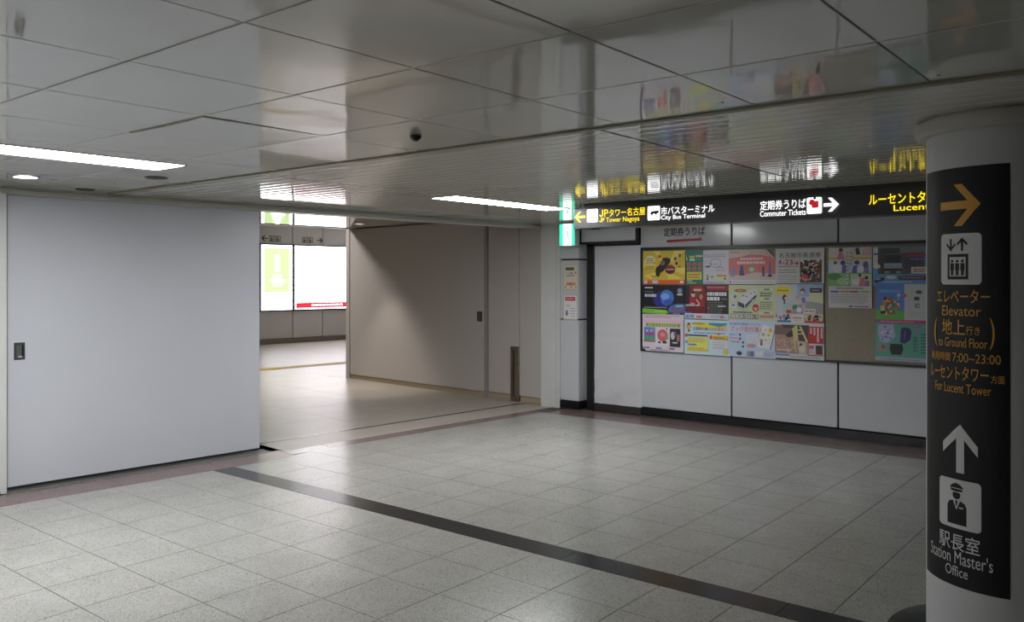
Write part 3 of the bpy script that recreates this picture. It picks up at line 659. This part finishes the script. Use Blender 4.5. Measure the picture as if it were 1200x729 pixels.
p.Ln((206, 206, 214), .06, .26, .34, .36, 1, .85, .02).Ln((150, 150, 166), .06, .18, .3, .22, 1, .5).R((206, 206, 214), .06, .06, .26, .1).R((150, 150, 170), .04, .65, .6, .675).E((150, 160, 190), .9, .16, .055, .07).R((196, 206, 226), .84, .24, .96, .3).done()
p = Poster('poster', 'black and red event poster with two people in red shirts', 803, 334, 854, 374, (24, 22, 26))
p.P((128, 22, 30), [(0, .0), (.42, 0), (.5, .3), (.46, .85), (0, .85)]).P((30, 24, 28), [(0, 0), (.1, 0), (.1, .75), (0, .75)]).P((176, 40, 50), [(.14, .22), (.22, .06), (.36, .04), (.44, .2), (.34, .16), (.2, .2)]).R((206, 186, 176), .2, .12, .38, .18)
p.E((206, 190, 180), .19, .28, .05, .08).E((40, 26, 24), .19, .22, .05, .04).P((166, 30, 42), [(.1, .36), (.26, .36), (.26, .62), (.1, .62)]).R((206, 140, 150), .12, .53, .22, .57).E((196, 130, 110), .375, .35, .04, .08).P((160, 28, 38), [(.31, .44), (.44, .44), (.45, .7), (.33, .7)]).P((220, 186, 166), [(.25, .42), (.28, .42), (.36, .58), (.33, .6)]).E((120, 60, 30), .28, .28, .05, .1)
p.R((206, 196, 196), .02, .58, .24, .62).R((214, 206, 206), .26, .58, .33, .62).R((110, 26, 30), .0, .64, .46, .8).P((150, 34, 42), [(.5, .02), (1, .02), (1, .16), (.52, .16)]).Ln((200, 130, 130), .52, .04, .98, .1, 1, .6)
p.Ln((226, 226, 232), .52, .2, .96, .32, 1, .85, .02).Ln((226, 226, 232), .52, .34, .8, .46, 1, .85, .02).Ln((120, 120, 126), .84, .38, .96, .43, 1, .85, .02).Ln((130, 128, 132), .52, .48, .9, .82, 7, .35).R((196, 50, 60), .52, .66, .58, .7).R((196, 50, 60), .52, .78, .58, .82).R((220, 216, 216), .76, .6, .94, .63)
p.R((206, 208, 220), 0, .84, 1, 1).E((120, 150, 214), .06, .93, .05, .055).R((140, 150, 176), .12, .88, .22, .97).R((214, 110, 110), .27, .9, .4, .96).Ln((150, 150, 180), .6, .87, .96, .97, 2, .5).R((206, 110, 116), .82, .88, .88, .97).done()
p = Poster('poster', 'pale green poster with a large grey bus and a red badge', 854, 334, 909, 376, (196, 206, 164))
p.P((206, 206, 216), [(.2, .42), (.5, .14), (.6, .12), (.62, .26), (.36, .56), (.2, .46)]).P((58, 62, 66), [(.2, .46), (.34, .54), (.34, .66), (.2, .58)]).P((66, 70, 74), [(.36, .56), (.5, .38), (.5, .46), (.36, .66)]).P((66, 70, 74), [(.51, .36), (.6, .26), (.6, .34), (.51, .44)]).P((176, 180, 190), [(.2, .58), (.34, .66), (.34, .74), (.2, .67)]).P((176, 186, 180), [(.36, .66), (.6, .36), (.6, .42), (.36, .74)])
for u, v in ((.32, .3), (.39, .32), (.48, .24), (.56, .2)): p.E((70, 66, 76), u, v, .02, .015)
p.E((206, 206, 220), .11, .35, .07, .09).E((96, 90, 160), .14, .33, .03, .045).E((206, 206, 220), .11, .58, .07, .09).E((110, 104, 170), .1, .57, .035, .03).E((150, 90, 80), .26, .16, .13, .045).R((206, 170, 150), .2, .145, .32, .175)
p.E((196, 40, 60), .585, .64, .07, .11).R((226, 190, 196), .54, .63, .63, .66).R((232, 220, 222), .56, .68, .61, .71)
for v in (.12, .38, .77): p.R((214, 218, 206), .68, v - .03, .94, v + .03).R((110, 110, 106), .76, v - .018, .88, v + .018)
p.Ln((96, 104, 84), .68, .2, .94, .33, 2, .5).Ln((110, 116, 96), .68, .45, .94, .68, 4, .4).R((206, 130, 140), .68, .84, .96, .9).Ln((86, 90, 76), .1, .74, .58, .79, 1, .6).R((70, 66, 70), .05, .815, .64, .945).R((206, 202, 200), .06, .825, .63, .935).T((70, 66, 70), 'バス型付箋', .08, .83, .61, .93).done()
p = Poster('poster', 'poster with a drawn caregiver scene, a yellow bubble and a row of small people', 908, 333, 965, 378, (196, 198, 206))
p.R((150, 178, 214), .48, .0, 1, .32).R((206, 206, 176), .72, .2, 1, .56).P((160, 156, 160), [(.42, .58), (.7, .44), (1, .5), (1, .76), (.35, .76)]).E((222, 206, 30), .18, .17, .17, .115).Ln((120, 110, 40), .06, .14, .3, .2, 1, .6).R((50, 48, 52), .73, .1, .97, .22).Ln((190, 190, 170), .77, .13, .94, .19, 1, .5)
p.E((70, 44, 40), .21, .36, .05, .08).E((222, 190, 170), .235, .38, .03, .05).R((70, 44, 40), .19, .4, .22, .54).P((160, 206, 196), [(.17, .56), (.24, .5), (.34, .46), (.34, .52), (.25, .58), (.25, .72), (.17, .72)]).E((110, 84, 60), .58, .17, .045, .06).E((226, 190, 160), .575, .22, .035, .05).P((120, 110, 176), [(.56, .36), (.63, .34), (.64, .48), (.56, .48)]).R((206, 176, 200), .57, .48, .64, .64).E((196, 170, 140), .48, .34, .045, .06).P((222, 196, 170), [(.5, .38), (.58, .42), (.57, .46), (.49, .42)])
p.P((60, 130, 96), [(.38, .54), (.47, .54), (.46, .66), (.37, .66)]).E((222, 222, 226), .51, .67, .055, .07).R((216, 212, 214), .6, .64, .85, .76).Ln((110, 120, 110), .62, .67, .83, .73, 1, .5, .02).R((196, 50, 50), .25, .68, .35, .77)
p.R((206, 170, 190), 0, .76, 1, .8).R((206, 206, 214), 0, .78, .34, .95).crowd([(40, 40, 50), (150, 160, 196), (206, 140, 150), (226, 216, 206)], .0, .78, .34, .96, 34, .024).R((60, 120, 160), .06, .95, .34, 1).R((220, 218, 216), .35, .79, .62, 1).R((206, 130, 130), .38, .86, .57, .9).Ln((150, 160, 150), .4, .93, .58, .97, 1, .4).R((206, 190, 120), .63, .79, 1, .95).crowd([(40, 44, 90), (226, 226, 226), (186, 44, 50), (206, 180, 120)], .63, .8, 1, .96, 34, .024).R((190, 44, 52), .63, .95, 1, 1).done()
p = Poster('poster', 'pink poster with three small pictures and one clipped bottom corner', 753, 374, 801, 412, (222, 206, 218), 'bl')
p.R((226, 190, 206), .06, .03, .98, .12).Ln((150, 176, 50), .08, .12, .94, .25, 1, .85, .02).R((206, 214, 190), .02, .86, .98, .875).P((90, 140, 214), [(.04, .26), (.32, .26), (.32, .72), (.04, .72)]).crowd([(226, 226, 240), (206, 150, 130)], .05, .28, .31, .42, 12, .018).Ln((206, 60, 76), .07, .42, .3, .52, 1, .85, .02).R((90, 176, 70), .05, .57, .31, .65).R((150, 110, 120), .04, .66, .32, .72)
p.R((220, 220, 222), .34, .28, .64, .82).E((206, 106, 116), .5, .5, .13, .19).E((226, 150, 150), .5, .48, .06, .06).R((150, 40, 40), .39, .69, .46, .75).R((60, 52, 50), .5, .67, .6, .75).E((110, 170, 90), .61, .58, .03, .04).E((60, 60, 66), .6, .3, .02, .025).R((48, 46, 54), .68, .28, .93, .84).E((206, 206, 212), .75, .5, .05, .12).E((110, 110, 146), .8, .44, .03, .08).E((170, 110, 116), .88, .56, .04, .12).R((206, 206, 206), .74, .69, .86, .73)
for u in (.04, .34, .66): p.R((110, 110, 196), u, .88 - .0, u + .14, .925)
p.Ln((120, 116, 120), .2, .94, .7, .98, 1, .5).done()
p = Poster('poster', 'pale blue poster with yellow text panels and a small figure in a helmet', 802, 375, 855, 416, (196, 220, 230))
p.E((226, 214, 60), .6, .17, .36, .075).E((196, 150, 50), .32, .11, .16, .035).P((60, 140, 176), [(.53, .08), (.96, .08), (.92, .14), (.78, .19), (.57, .14)]).E((214, 176, 90), .1, .2, .06, .085).R((60, 50, 60), .075, .1, .135, .15).R((70, 74, 110), .085, .28, .125, .36)
p.T((70, 60, 96), '定期券の購入は', .2, .21, .66, .31).T((206, 70, 76), 'お早めに', .67, .21, .96, .31, .02).Ln((130, 120, 190), .22, .35, .92, .4, 1, .6, .02).R((196, 60, 70), .74, .36, .8, .4).R((60, 60, 150), .08, .43, .53, .475).E((206, 90, 100), .05, .46, .035, .055).E((206, 90, 100), .6, .49, .035, .06)
p.R((222, 222, 120), .07, .49, .54, .9).Ln((160, 150, 80), .1, .52, .5, .66, 3, .35).R((110, 116, 196), .09, .7, .28, .745).R((214, 200, 60), .09, .84, .54, .9).Ln((206, 120, 60), .11, .8, .5, .84, 1, .5).E((110, 170, 220), .06, .65, .04, .05).R((206, 190, 70), .64, .44, .97, .56).Ln((190, 90, 70), .66, .46, .94, .54, 1, .5).R((214, 216, 226), .61, .58, .96, .84).Ln((150, 146, 176), .64, .6, .93, .82, 4, .35).E((222, 200, 40), .92, .9, .05, .055).E((222, 196, 60), .92, .84, .03, .05).done()
p = Poster('poster', 'pale blue poster with bold orange characters and a white card with yellow circles', 853, 376, 909, 419, (190, 206, 232))
p.T((86, 76, 160), '名古屋市交通局オリジナル', .03, .06, .68, .13, .012).T((220, 110, 30), '「ブック型付箋」', .01, .16, .7, .3, .02).P((224, 224, 230), [(.74, .08), (.98, .2), (.88, .76), (.62, .7)]).P((120, 124, 150), [(.98, .2), (1.0, .21), (.9, .77), (.88, .76)])
for u, v, r_ in ((.9, .24, .045), (.75, .36, .035), (.86, .37, .03), (.8, .24, .02), (.8, .5, .02), (.87, .48, .012), (.86, .58, .012)): p.E((206, 190, 40), u, v, r_, r_ * 1.3)
p.E((160, 130, 96), .71, .53, .035, .045).R((90, 104, 80), .69, .57, .735, .66).P((214, 216, 228), [(.4, .38), (.63, .36), (.66, .58), (.42, .62)]).Ln((190, 190, 206), .44, .42, .62, .58, 4, .3).E((206, 150, 140), .5, .68, .1, .05).Ln((110, 130, 206), .03, .37, .22, .42, 1, .5).Ln((206, 130, 130), .03, .46, .22, .51, 1, .5).Ln((206, 120, 120), .08, .56, .26, .62, 1, .5)
for u, v in ((.265, .39), (.265, .5), (.33, .6), (.33, .71)): p.R((50, 52, 60), u - .018, v - .03, u + .018, v + .03)
p.E((60, 60, 70), .25, .9, .06, .055).R((110, 120, 160), .41, .83, .56, .97).R((150, 150, 166), .41, .83, .48, .97).R((214, 216, 226), .59, .82, .76, .97).Ln((180, 170, 190), .78, .82, .98, .96, 4, .4).done()
p = Poster('poster', 'photo poster of a wooden tower frame beside a red panel of white characters', 908, 378, 966, 421, (206, 206, 212))
p.R((176, 140, 128), .0, .07, .7, .86).P((120, 96, 84), [(0, .1), (.34, .1), (.38, .36), (0, .34)]).P((44, 46, 52), [(.22, .36), (.36, .2), (.4, .38), (.28, .42)]).P((60, 60, 72), [(.12, .07), (.7, .07), (.7, .2), (.5, .16), (.2, .16)]).P((70, 62, 70), [(.46, .16), (.7, .16), (.7, .5), (.5, .5)]).crowd([(196, 164, 152), (160, 124, 112), (206, 176, 164)], .02, .45, .42, .84, 60, .02)
p.P((206, 196, 130), [(.40, .1), (.47, .08), (.47, .5), (.43, .5)], [(.5, .1), (.54, .1), (.68, .5), (.65, .55)], [(.36, .16), (.40, .14), (.45, .8), (.43, .84)]).P((214, 206, 160), [(.47, .2), (.56, .18), (.57, .21), (.47, .23)], [(.47, .3), (.6, .28), (.61, .31), (.47, .33)]).P((196, 184, 166), [(.46, .5), (.64, .55), (.66, .86), (.5, .86)]).E((70, 50, 52), .54, .62, .03, .06).E((214, 206, 196), .56, .72, .06, .1)
p.R((186, 40, 50), .68, .1, .99, .56)
for u, n_, b_ in ((.74, 3, .3), (.81, 4, .34), (.88, 8, .52), (.955, 6, .42)):
    hh = (b_ - .13) / n_
    for i_ in range(n_): p.R((226, 200, 196), u - .02, .13 + i_ * hh, u + .02, .13 + (i_ + .8) * hh)
p.R((206, 96, 106), .7, .61, .8, .7).Ln((170, 150, 160), .7, .72, .8, .82, 3, .4).R((60, 48, 48), .84, .6, .96, .84).R((96, 44, 48), .85, .74, .95, .83).R((176, 60, 66), .68, .86, .98, .885).R((90, 130, 214), .02, .88, .31, .92).Ln((150, 150, 156), .33, .91, .95, .97, 1, .4).Ln((214, 200, 200), .06, .72, .4, .8, 1, .6).done()
p = Poster('poster', 'tall poster with six pastel drawings of people above small print', 971, 290, 1022, 361, (206, 204, 206))
p.R((214, 206, 200), 0, 0, 1, .2).R((206, 180, 100), 0, .16, .48, .2).R((206, 180, 100), .5, .16, 1, .2).P((206, 110, 160), [(.2, .2), (.24, .08), (.34, .08), (.38, .2)]).E((70, 50, 60), .29, .04, .05, .035).P((60, 60, 66), [(.62, .02), (.7, 0), (.74, .12), (.64, .12)]).R((206, 170, 176), .78, .02, 1, .14)
p.R((196, 206, 224), 0, .2, 1, .42).E((70, 64, 90), .34, .25, .06, .04).P((90, 100, 160), [(.31, .42), (.33, .29), (.42, .29), (.42, .42)]).E((96, 70, 60), .16, .25, .04, .03).E((220, 216, 222), .2, .34, .1, .07).E((80, 66, 80), .66, .25, .06, .035).P((96, 106, 190), [(.54, .42), (.58, .3), (.68, .3), (.66, .42)]).E((110, 86, 90), .86, .29, .06, .06).P((120, 116, 176), [(.8, .42), (.82, .33), (.92, .33), (.93, .42)]).E((226, 224, 228), .74, .36, .08, .06)
p.R((130, 176, 120), 0, .42, 1, .64).E((80, 146, 76), .14, .48, .16, .06).E((160, 200, 130), .35, .56, .16, .06).R((190, 206, 176), .52, .44, 1, .64).E((222, 220, 222), .66, .57, .12, .05).P((206, 120, 146), [(.7, .64), (.74, .5), (.84, .5), (.86, .64)]).P((130, 110, 160), [(.84, .64), (.86, .55), (.94, .55), (.95, .64)]).E((66, 54, 60), .88, .5, .04, .03).E((60, 50, 60), .73, .46, .03, .03)
p.R((214, 212, 216), .42, .0, .47, .6).R((214, 212, 216), .51, .0, .56, .3).Ln((100, 90, 100), .43, .06, .46, .58, 9, .4).Ln((100, 90, 100), .52, .06, .55, .3, 4, .4).Ln((80, 78, 84), .18, .66, .82, .69, 1, .5, .02)
for u, cc in ((.05, (90, 100, 180)), (.28, (206, 130, 80)), (.5, (200, 90, 120)), (.74, (140, 186, 80))): p.R(cc, u, .715, u + .2, .745)
p.Ln((150, 148, 154), .06, .77, .95, .93, 6, .3).R((60, 120, 70), .48, .96, .57, .985).Ln((96, 94, 98), .6, .96, .96, .985, 1, .6).done()
p = Poster('poster', 'dark photo poster of the front of a bus on a blue ground', 1023, 289, 1090, 335, (100, 150, 200))
p.R((206, 206, 210), 0, 0, .09, .45).R((84, 82, 86), .09, .02, .9, .70).R((130, 128, 132), .35, .02, .9, .16).R((62, 62, 66), .14, .04, .48, .68).R((84, 92, 96), .2, .17, .5, .2).R((40, 44, 48), .22, .22, .5, .40).R((150, 170, 206), .2, .42, .52, .5).R((176, 170, 176), .2, .51, .52, .55).R((46, 46, 50), .22, .56, .52, .62).E((150, 150, 156), .26, .65, .05, .03).E((150, 150, 156), .46, .65, .05, .03).R((96, 50, 60), .09, .22, .15, .42)
for u in (.56, .61, .66, .72, .8): p.R((70, 72, 86), u, .2, u + .025, .56)
p.Ln((196, 66, 84), .6, .19, .97, .27, 1, .85, .02).R((96, 130, 200), .66, .3, .96, .34).R((70, 70, 120), .02, .16, .2, .2).E((226, 222, 226), .07, .5, .07, .06).R((214, 212, 206), .68, .52, .94, .69).Ln((186, 60, 70), .72, .55, .92, .66, 2, .5, .02).P((56, 54, 58), [(.03, .86), (.18, .78), (.22, .8), (.2, .86), (.04, .93)]).R((190, 180, 160), .06, .82, .14, .85).E((206, 206, 214), .33, .78, .1, .045).R((66, 62, 66), .46, .75, .95, .85).Ln((170, 140, 130), .5, .77, .92, .82, 1, .5).R((140, 180, 220), .2, .88, .7, .92).done()
p = Poster('poster', 'blue sky and green lawn poster with a heap of bright shapes beside white text', 1027, 333, 1090, 375, (196, 200, 204))
p.R((86, 130, 206), 0, 0, .53, .76).R((96, 176, 76), 0, .74, .53, 1).R((120, 160, 216), .06, .16, .46, .24).crowd([(196, 60, 66), (222, 190, 60), (80, 150, 70), (220, 216, 210), (150, 40, 40), (206, 140, 60), (90, 110, 60)], .07, .36, .46, .86, 60, .032).E((214, 196, 60), .12, .66, .05, .06).R((50, 40, 36), .08, .76, .18, .84).R((190, 80, 50), .21, .8, .34, .86).E((190, 206, 226), .43, .31, .035, .05).E((206, 70, 96), .54, .32, .035, .045).E((70, 90, 50), .8, .22, .06, .05).E((76, 70, 72), .76, .4, .055, .055).R((110, 108, 112), .73, .54, .81, .66).R((190, 190, 192), .755, .57, .795, .63).Ln((170, 170, 176), .6, .76, .96, .94, 4, .3).done()
p = Poster('poster', 'teal poster with ancient pottery fragments under a pink strip', 1026, 375, 1090, 424, (96, 166, 146))
p.R((176, 74, 122), 0, 0, 1, .09).Ln((214, 150, 180), .1, .02, .8, .07, 1, .5).E((110, 120, 190), .05, .045, .03, .04).P((176, 180, 214), [(.06, .13), (.34, .11), (.35, .3), (.38, .4), (.3, .5), (.2, .57), (.08, .52), (.05, .3)]).crowd([(110, 110, 176), (206, 206, 226)], .08, .15, .33, .5, 24, .02).P((56, 44, 106), [(.48, .2), (.54, .17), (.64, .2), (.67, .3), (.64, .48), (.54, .57), (.46, .54)]).P((110, 104, 170), [(.55, .25), (.57, .25), (.55, .45), (.53, .45)]).P((140, 140, 180), [(.7, .15), (.84, .17), (.84, .28), (.76, .34), (.71, .26)]).P((40, 34, 44), [(.28, .58), (.5, .58), (.52, .7), (.48, .84), (.3, .84), (.27, .7)]).P((176, 140, 130), [(.04, .62), (.2, .6), (.22, .76), (.06, .78)]).E((110, 110, 110), .15, .66, .04, .05)
p.Ln((60, 110, 120), .7, .38, .78, .76, 5, .5, .02).Ln((60, 110, 120), .84, .3, .94, .8, 7, .45, .02).R((170, 176, 196), 0, .9, 1, 1).Ln((130, 120, 160), .1, .93, .9, .97, 1, .4).done()
# notices on the pillar
p = Poster('notice', 'small cream notice in a clear holder, upper one on the narrow pillar', 660, 310, 677.5, 340, (196, 186, 166), None, 8.7795, 'notices on the narrow pillar')
p.R((214, 204, 186), .06, .05, .94, .95).R((90, 92, 90), .16, .11, .74, .23).R((200, 190, 176), .16, .3, .84, .38).E((190, 120, 90), .84, .32, .06, .04).E((120, 140, 180), .55, .34, .08, .04).R((96, 90, 84), .22, .42, .78, .45).R((206, 150, 96), .2, .7, .84, .82).E((200, 110, 80), .5, .76, .12, .05).E((90, 84, 90), .16, .88, .05, .025).E((90, 84, 90), .56, .88, .05, .025).E((90, 84, 90), .86, .88, .05, .025).done()
p = Poster('notice', 'small white notice with a red heading, lower one on the narrow pillar', 660, 345, 677, 375, (190, 186, 176), None, 8.7795, 'notices on the narrow pillar')
p.R((222, 220, 220), .06, .05, .94, .95).R((196, 70, 70), .14, .1, .84, .25).Ln((226, 190, 186), .2, .14, .8, .21, 1, .5).E((206, 190, 180), .34, .44, .12, .06).E((110, 124, 160), .26, .76, .1, .08).E((70, 70, 80), .26, .66, .06, .04).Ln((130, 130, 136), .5, .5, .86, .9, 4, .25).done()
# ---- round column with wrapped sign
RC, D1 = .33, 3.93
s_ = (1085.3 - 600) / FPX; nn = math.hypot(s_, 1)
Cl, Cd = s_ * D1 + RC / nn, D1 - RC * s_ / nn
CC = EO + FW * Cd + RT * Cl
t_ = thing('round_column', (CC.x, CC.y, 0), 'round pale grey column with a tall black wrapped direction sign', 'column')
bm = bmesh.new(); lathe(bm, CC, [(RC, .0), (RC, H + .02)], 96); obj('shaft', bm, M_COLW, t_, True)
bm = bmesh.new(); lathe(bm, CC, [(RC - .01, H - .075), (RC + .03, H - .075), (RC + .047, H - .06), (RC + .05, H - .035), (RC + .045, H - .012), (RC - .01, H - .012)], 96); obj('cap_ring', bm, M_CAP, t_, True)
bm = bmesh.new(); lathe(bm, CC, [(RC + .02, H - .012), (RC + .02, H + .01), (RC - .01, H + .01)], 96); obj('cap_neck', bm, M_COLW, t_, True)
bm = bmesh.new(); lathe(bm, CC, [(RC + .17, .0), (RC + .17, .006), (RC + .16, .010), (RC - .01, .010)], 96); obj('base_ring', bm, M_BLK, t_, True)
def cmap(a, b, off):
    al = a / RC; l = Cl + (RC + off) * math.sin(al); d = Cd - (RC + off) * math.cos(al)
    q = EO + FW * d + RT * l; return Vector((q.x, q.y, b))
def cpt(px, py):
    s = (px - 600) / FPX; A = s * s + 1; B = -2 * (s * Cl + Cd); C_ = Cl * Cl + Cd * Cd - RC * RC
    d = (-B - math.sqrt(max(B * B - 4 * A * C_, 0))) / (2 * A); l = s * d
    return RC * math.atan2(l - Cl, Cd - d), EYE - (py - CY) * d / FPX
c = Canvas(t_, cmap, .00012, .0015, .015)
aL, zT = cpt(1088, 203.5); aR, zT2 = cpt(1184, 191); _, zB = cpt(1087.5, 668); _, zB2 = cpt(1182, 702); zT = (zT + zT2) / 2; zB = (zB + zB2) / 2
c.rect('sign_film', M_COLBLK, aL - .02, zB, aR, zT)
def ct(m, body, x0, y0a, y0b, x1, y1a, y1b, bold=0.0, name='lettering'):   # left edge x0 top/bottom, right edge x1 top/bottom
    a0, b1 = cpt(x0, y0a); _, b0 = cpt(x0, y0b); a1, b1r = cpt(x1, y1a); _, b0r = cpt(x1, y1b)
    c.text(name, m, body, a0, (b0 + b0r) / 2, a1, (b1 + b1r) / 2, bold)
def cz(px, py): return cpt(px, py)
# right arrow
a0, b0 = cz(1103, 242.5); a1, b1 = cz(1149.5, 238.5); bb = (b0 + b1) / 2; L = a1 - a0
at_, bt = cz(1122, 217); ab, b_b = cz(1122, 266); hh = (bt - b_b) / 2; th = .036
sx = L / 46.5
c.poly('arrow', M_COLYEL, [(a0, bb - th / 2), (a1 - .04, bb - th / 2), (a1 - .04, bb + th / 2), (a0, bb + th / 2)])
ah = cz(1118, 217)[0]; ah2 = cz(1127.5, 217)[0]
c.poly('arrow', M_COLYEL, [(a1, bb), (ah2, bb + hh), (ah, bb + hh), (a1 - (ah2 - ah), bb), (ah, bb - hh), (ah2, bb - hh)])
# elevator pictogram
a0, b1 = cz(1103.5, 275); _, b0 = cz(1103.5, 333.5); a1, b1r = cz(1150.5, 272.5); _, b0r = cz(1150.5, 333.5); b0 = (b0 + b0r) / 2; b1 = (b1 + b1r) / 2
c.poly('pictogram', M_COLWHT, rrect(a0, b0, a1, b1, .018)); W_, H_ = a1 - a0, b1 - b0
def pu(u, v): return (a0 + W_ * u, b0 + H_ * v)
def pr(m, u0, v0, u1, v1, nm='pictogram_mark'): c.poly(nm, m, [pu(u0, v0), pu(u1, v0), pu(u1, v1), pu(u0, v1)])
pr(M_COLBLK, .2, .1, .72, .6); pr(M_COLWHT, .26, .16, .66, .54)
for u in (.33, .46, .59):
    c.poly('pictogram_mark', M_COLBLK, [pu(u + .035 * math.cos(k_), .46 + .03 * math.sin(k_)) for k_ in [i * math.tau / 12 for i in range(12)]]); pr(M_COLBLK, u - .05, .28, u + .05, .42); pr(M_COLBLK, u - .035, .18, u + .035, .3)
for u, sg in ((.3, -1), (.58, 1)):
    tip = .66 if sg < 0 else .92; tail = .92 if sg < 0 else .66
    pr(M_COLBLK, u - .025, min(tip, tail), u + .025, max(tip, tail) - .02)
    c.poly('pictogram_mark', M_COLBLK, [pu(u, tip), pu(u + .12, tip - sg * .11), pu(u + .12, tip - sg * .16), pu(u, tip - sg * .06), pu(u - .12, tip - sg * .16), pu(u - .12, tip - sg * .11)])
ct(M_COLYEL, 'エレベーター', 1099, 340, 354.5, 1160.5, 339, 355.5, .008)
ct(M_COLYEL, 'Elevator', 1105, 358.5, 369.5, 1150, 358.5, 371)
ct(M_COLYEL, '(', 1096, 372, 405, 1099.5, 372, 405); ct(M_COLYEL, ')', 1160, 373, 410, 1166, 373, 410)
ct(M_COLYEL, '地上', 1105, 374, 391.5, 1131.5, 374, 392.5, .01); ct(M_COLYEL, '行き', 1132.5, 382.5, 392.5, 1149, 382.5, 393.5, .004)
ct(M_COLYEL, 'to Ground Floor', 1101, 395.5, 405, 1157.5, 396, 408.5)
ct(M_COLYEL, '利用時間', 1093.5, 411, 420.5, 1114.5, 412, 422.5, .004); ct(M_COLYEL, '7:00~23:00', 1117, 413.5, 423.5, 1173, 416, 427.5)
ct(M_COLYEL, 'ルーセントタワー', 1092, 425.5, 441, 1159, 431, 447.5, .006); ct(M_COLYEL, '方面', 1161.5, 440, 449, 1177.5, 440.5, 451, .002)
ct(M_COLYEL, 'For Lucent Tower', 1097.5, 446, 456.5, 1162, 452, 464)
# up arrow
a0, zt = cz(1126, 497.5); _, zb_ = cz(1126, 554.5); al, zl = cz(1106.5, 518); ar, zr = cz(1146.5, 523)
_, zl2 = cz(1106.5, 528.5); _, zr2 = cz(1146.5, 536.5); wst = (cz(1128.5, 540)[0] - cz(1119.5, 540)[0])
zl, zl2 = (zl + zr) / 2, (zl2 + zr2) / 2
c.poly('arrow', M_COLWHT, [(a0 - wst / 2, zb_), (a0 + wst / 2, zb_), (a0 + wst / 2, zt - .04), (a0 - wst / 2, zt - .04)])
c.poly('arrow', M_COLWHT, [(a0, zt), (ar, zl), (ar, zl2), (a0, zt - (zl - zl2)), (al, zl2), (al, zl)])
# officer pictogram
a0, b1 = cz(1102.5, 557); _, b0 = cz(1102.5, 612.5); a1, b1r = cz(1150.5, 566.5); _, b0r = cz(1150, 625.5); b0 = (b0 + b0r) / 2; b1 = (b1 + b1r) / 2
c.poly('pictogram', M_COLWHT, rrect(a0, b0, a1, b1, .018)); W_, H_ = a1 - a0, b1 - b0
c.poly('pictogram_mark', M_COLBLK, [pu(u, v) for u, v in ((.24, .08), (.7, .08), (.7, .45), (.66, .53), (.56, .57), (.38, .57), (.28, .53), (.24, .45))])
c.poly('pictogram_mark', M_COLWHT, [pu(.38, .58), pu(.47, .38), pu(.56, .58)]); c.poly('pictogram_mark', M_COLBLK, [pu(.44, .57), pu(.5, .57), pu(.485, .46), pu(.455, .46)])
pr(M_COLWHT, .53, .42, .63, .445)
c.poly('pictogram_mark', M_COLBLK, [pu(.47 + .095 * math.cos(k_), .68 + .085 * math.sin(k_)) for k_ in [i * math.tau / 18 for i in range(18)]])
pr(M_COLWHT, .36, .735, .58, .75)
c.poly('pictogram_mark', M_COLBLK, [pu(u, v) for u, v in ((.34, .76), (.6, .76), (.62, .85), (.56, .9), (.47, .93), (.38, .9), (.32, .85))]); pr(M_COLWHT, .35, .81, .6, .825)
ct(M_COLWHT, '駅長室', 1102.5, 620, 639.5, 1149, 630, 650, .01)
ct(M_COLWHT, "Station Master's", 1093, 634, 648.5, 1164, 653, 670)
ct(M_COLWHT, 'Office', 1109.5, 660.5, 671, 1135, 665, 678.5)
c.done()
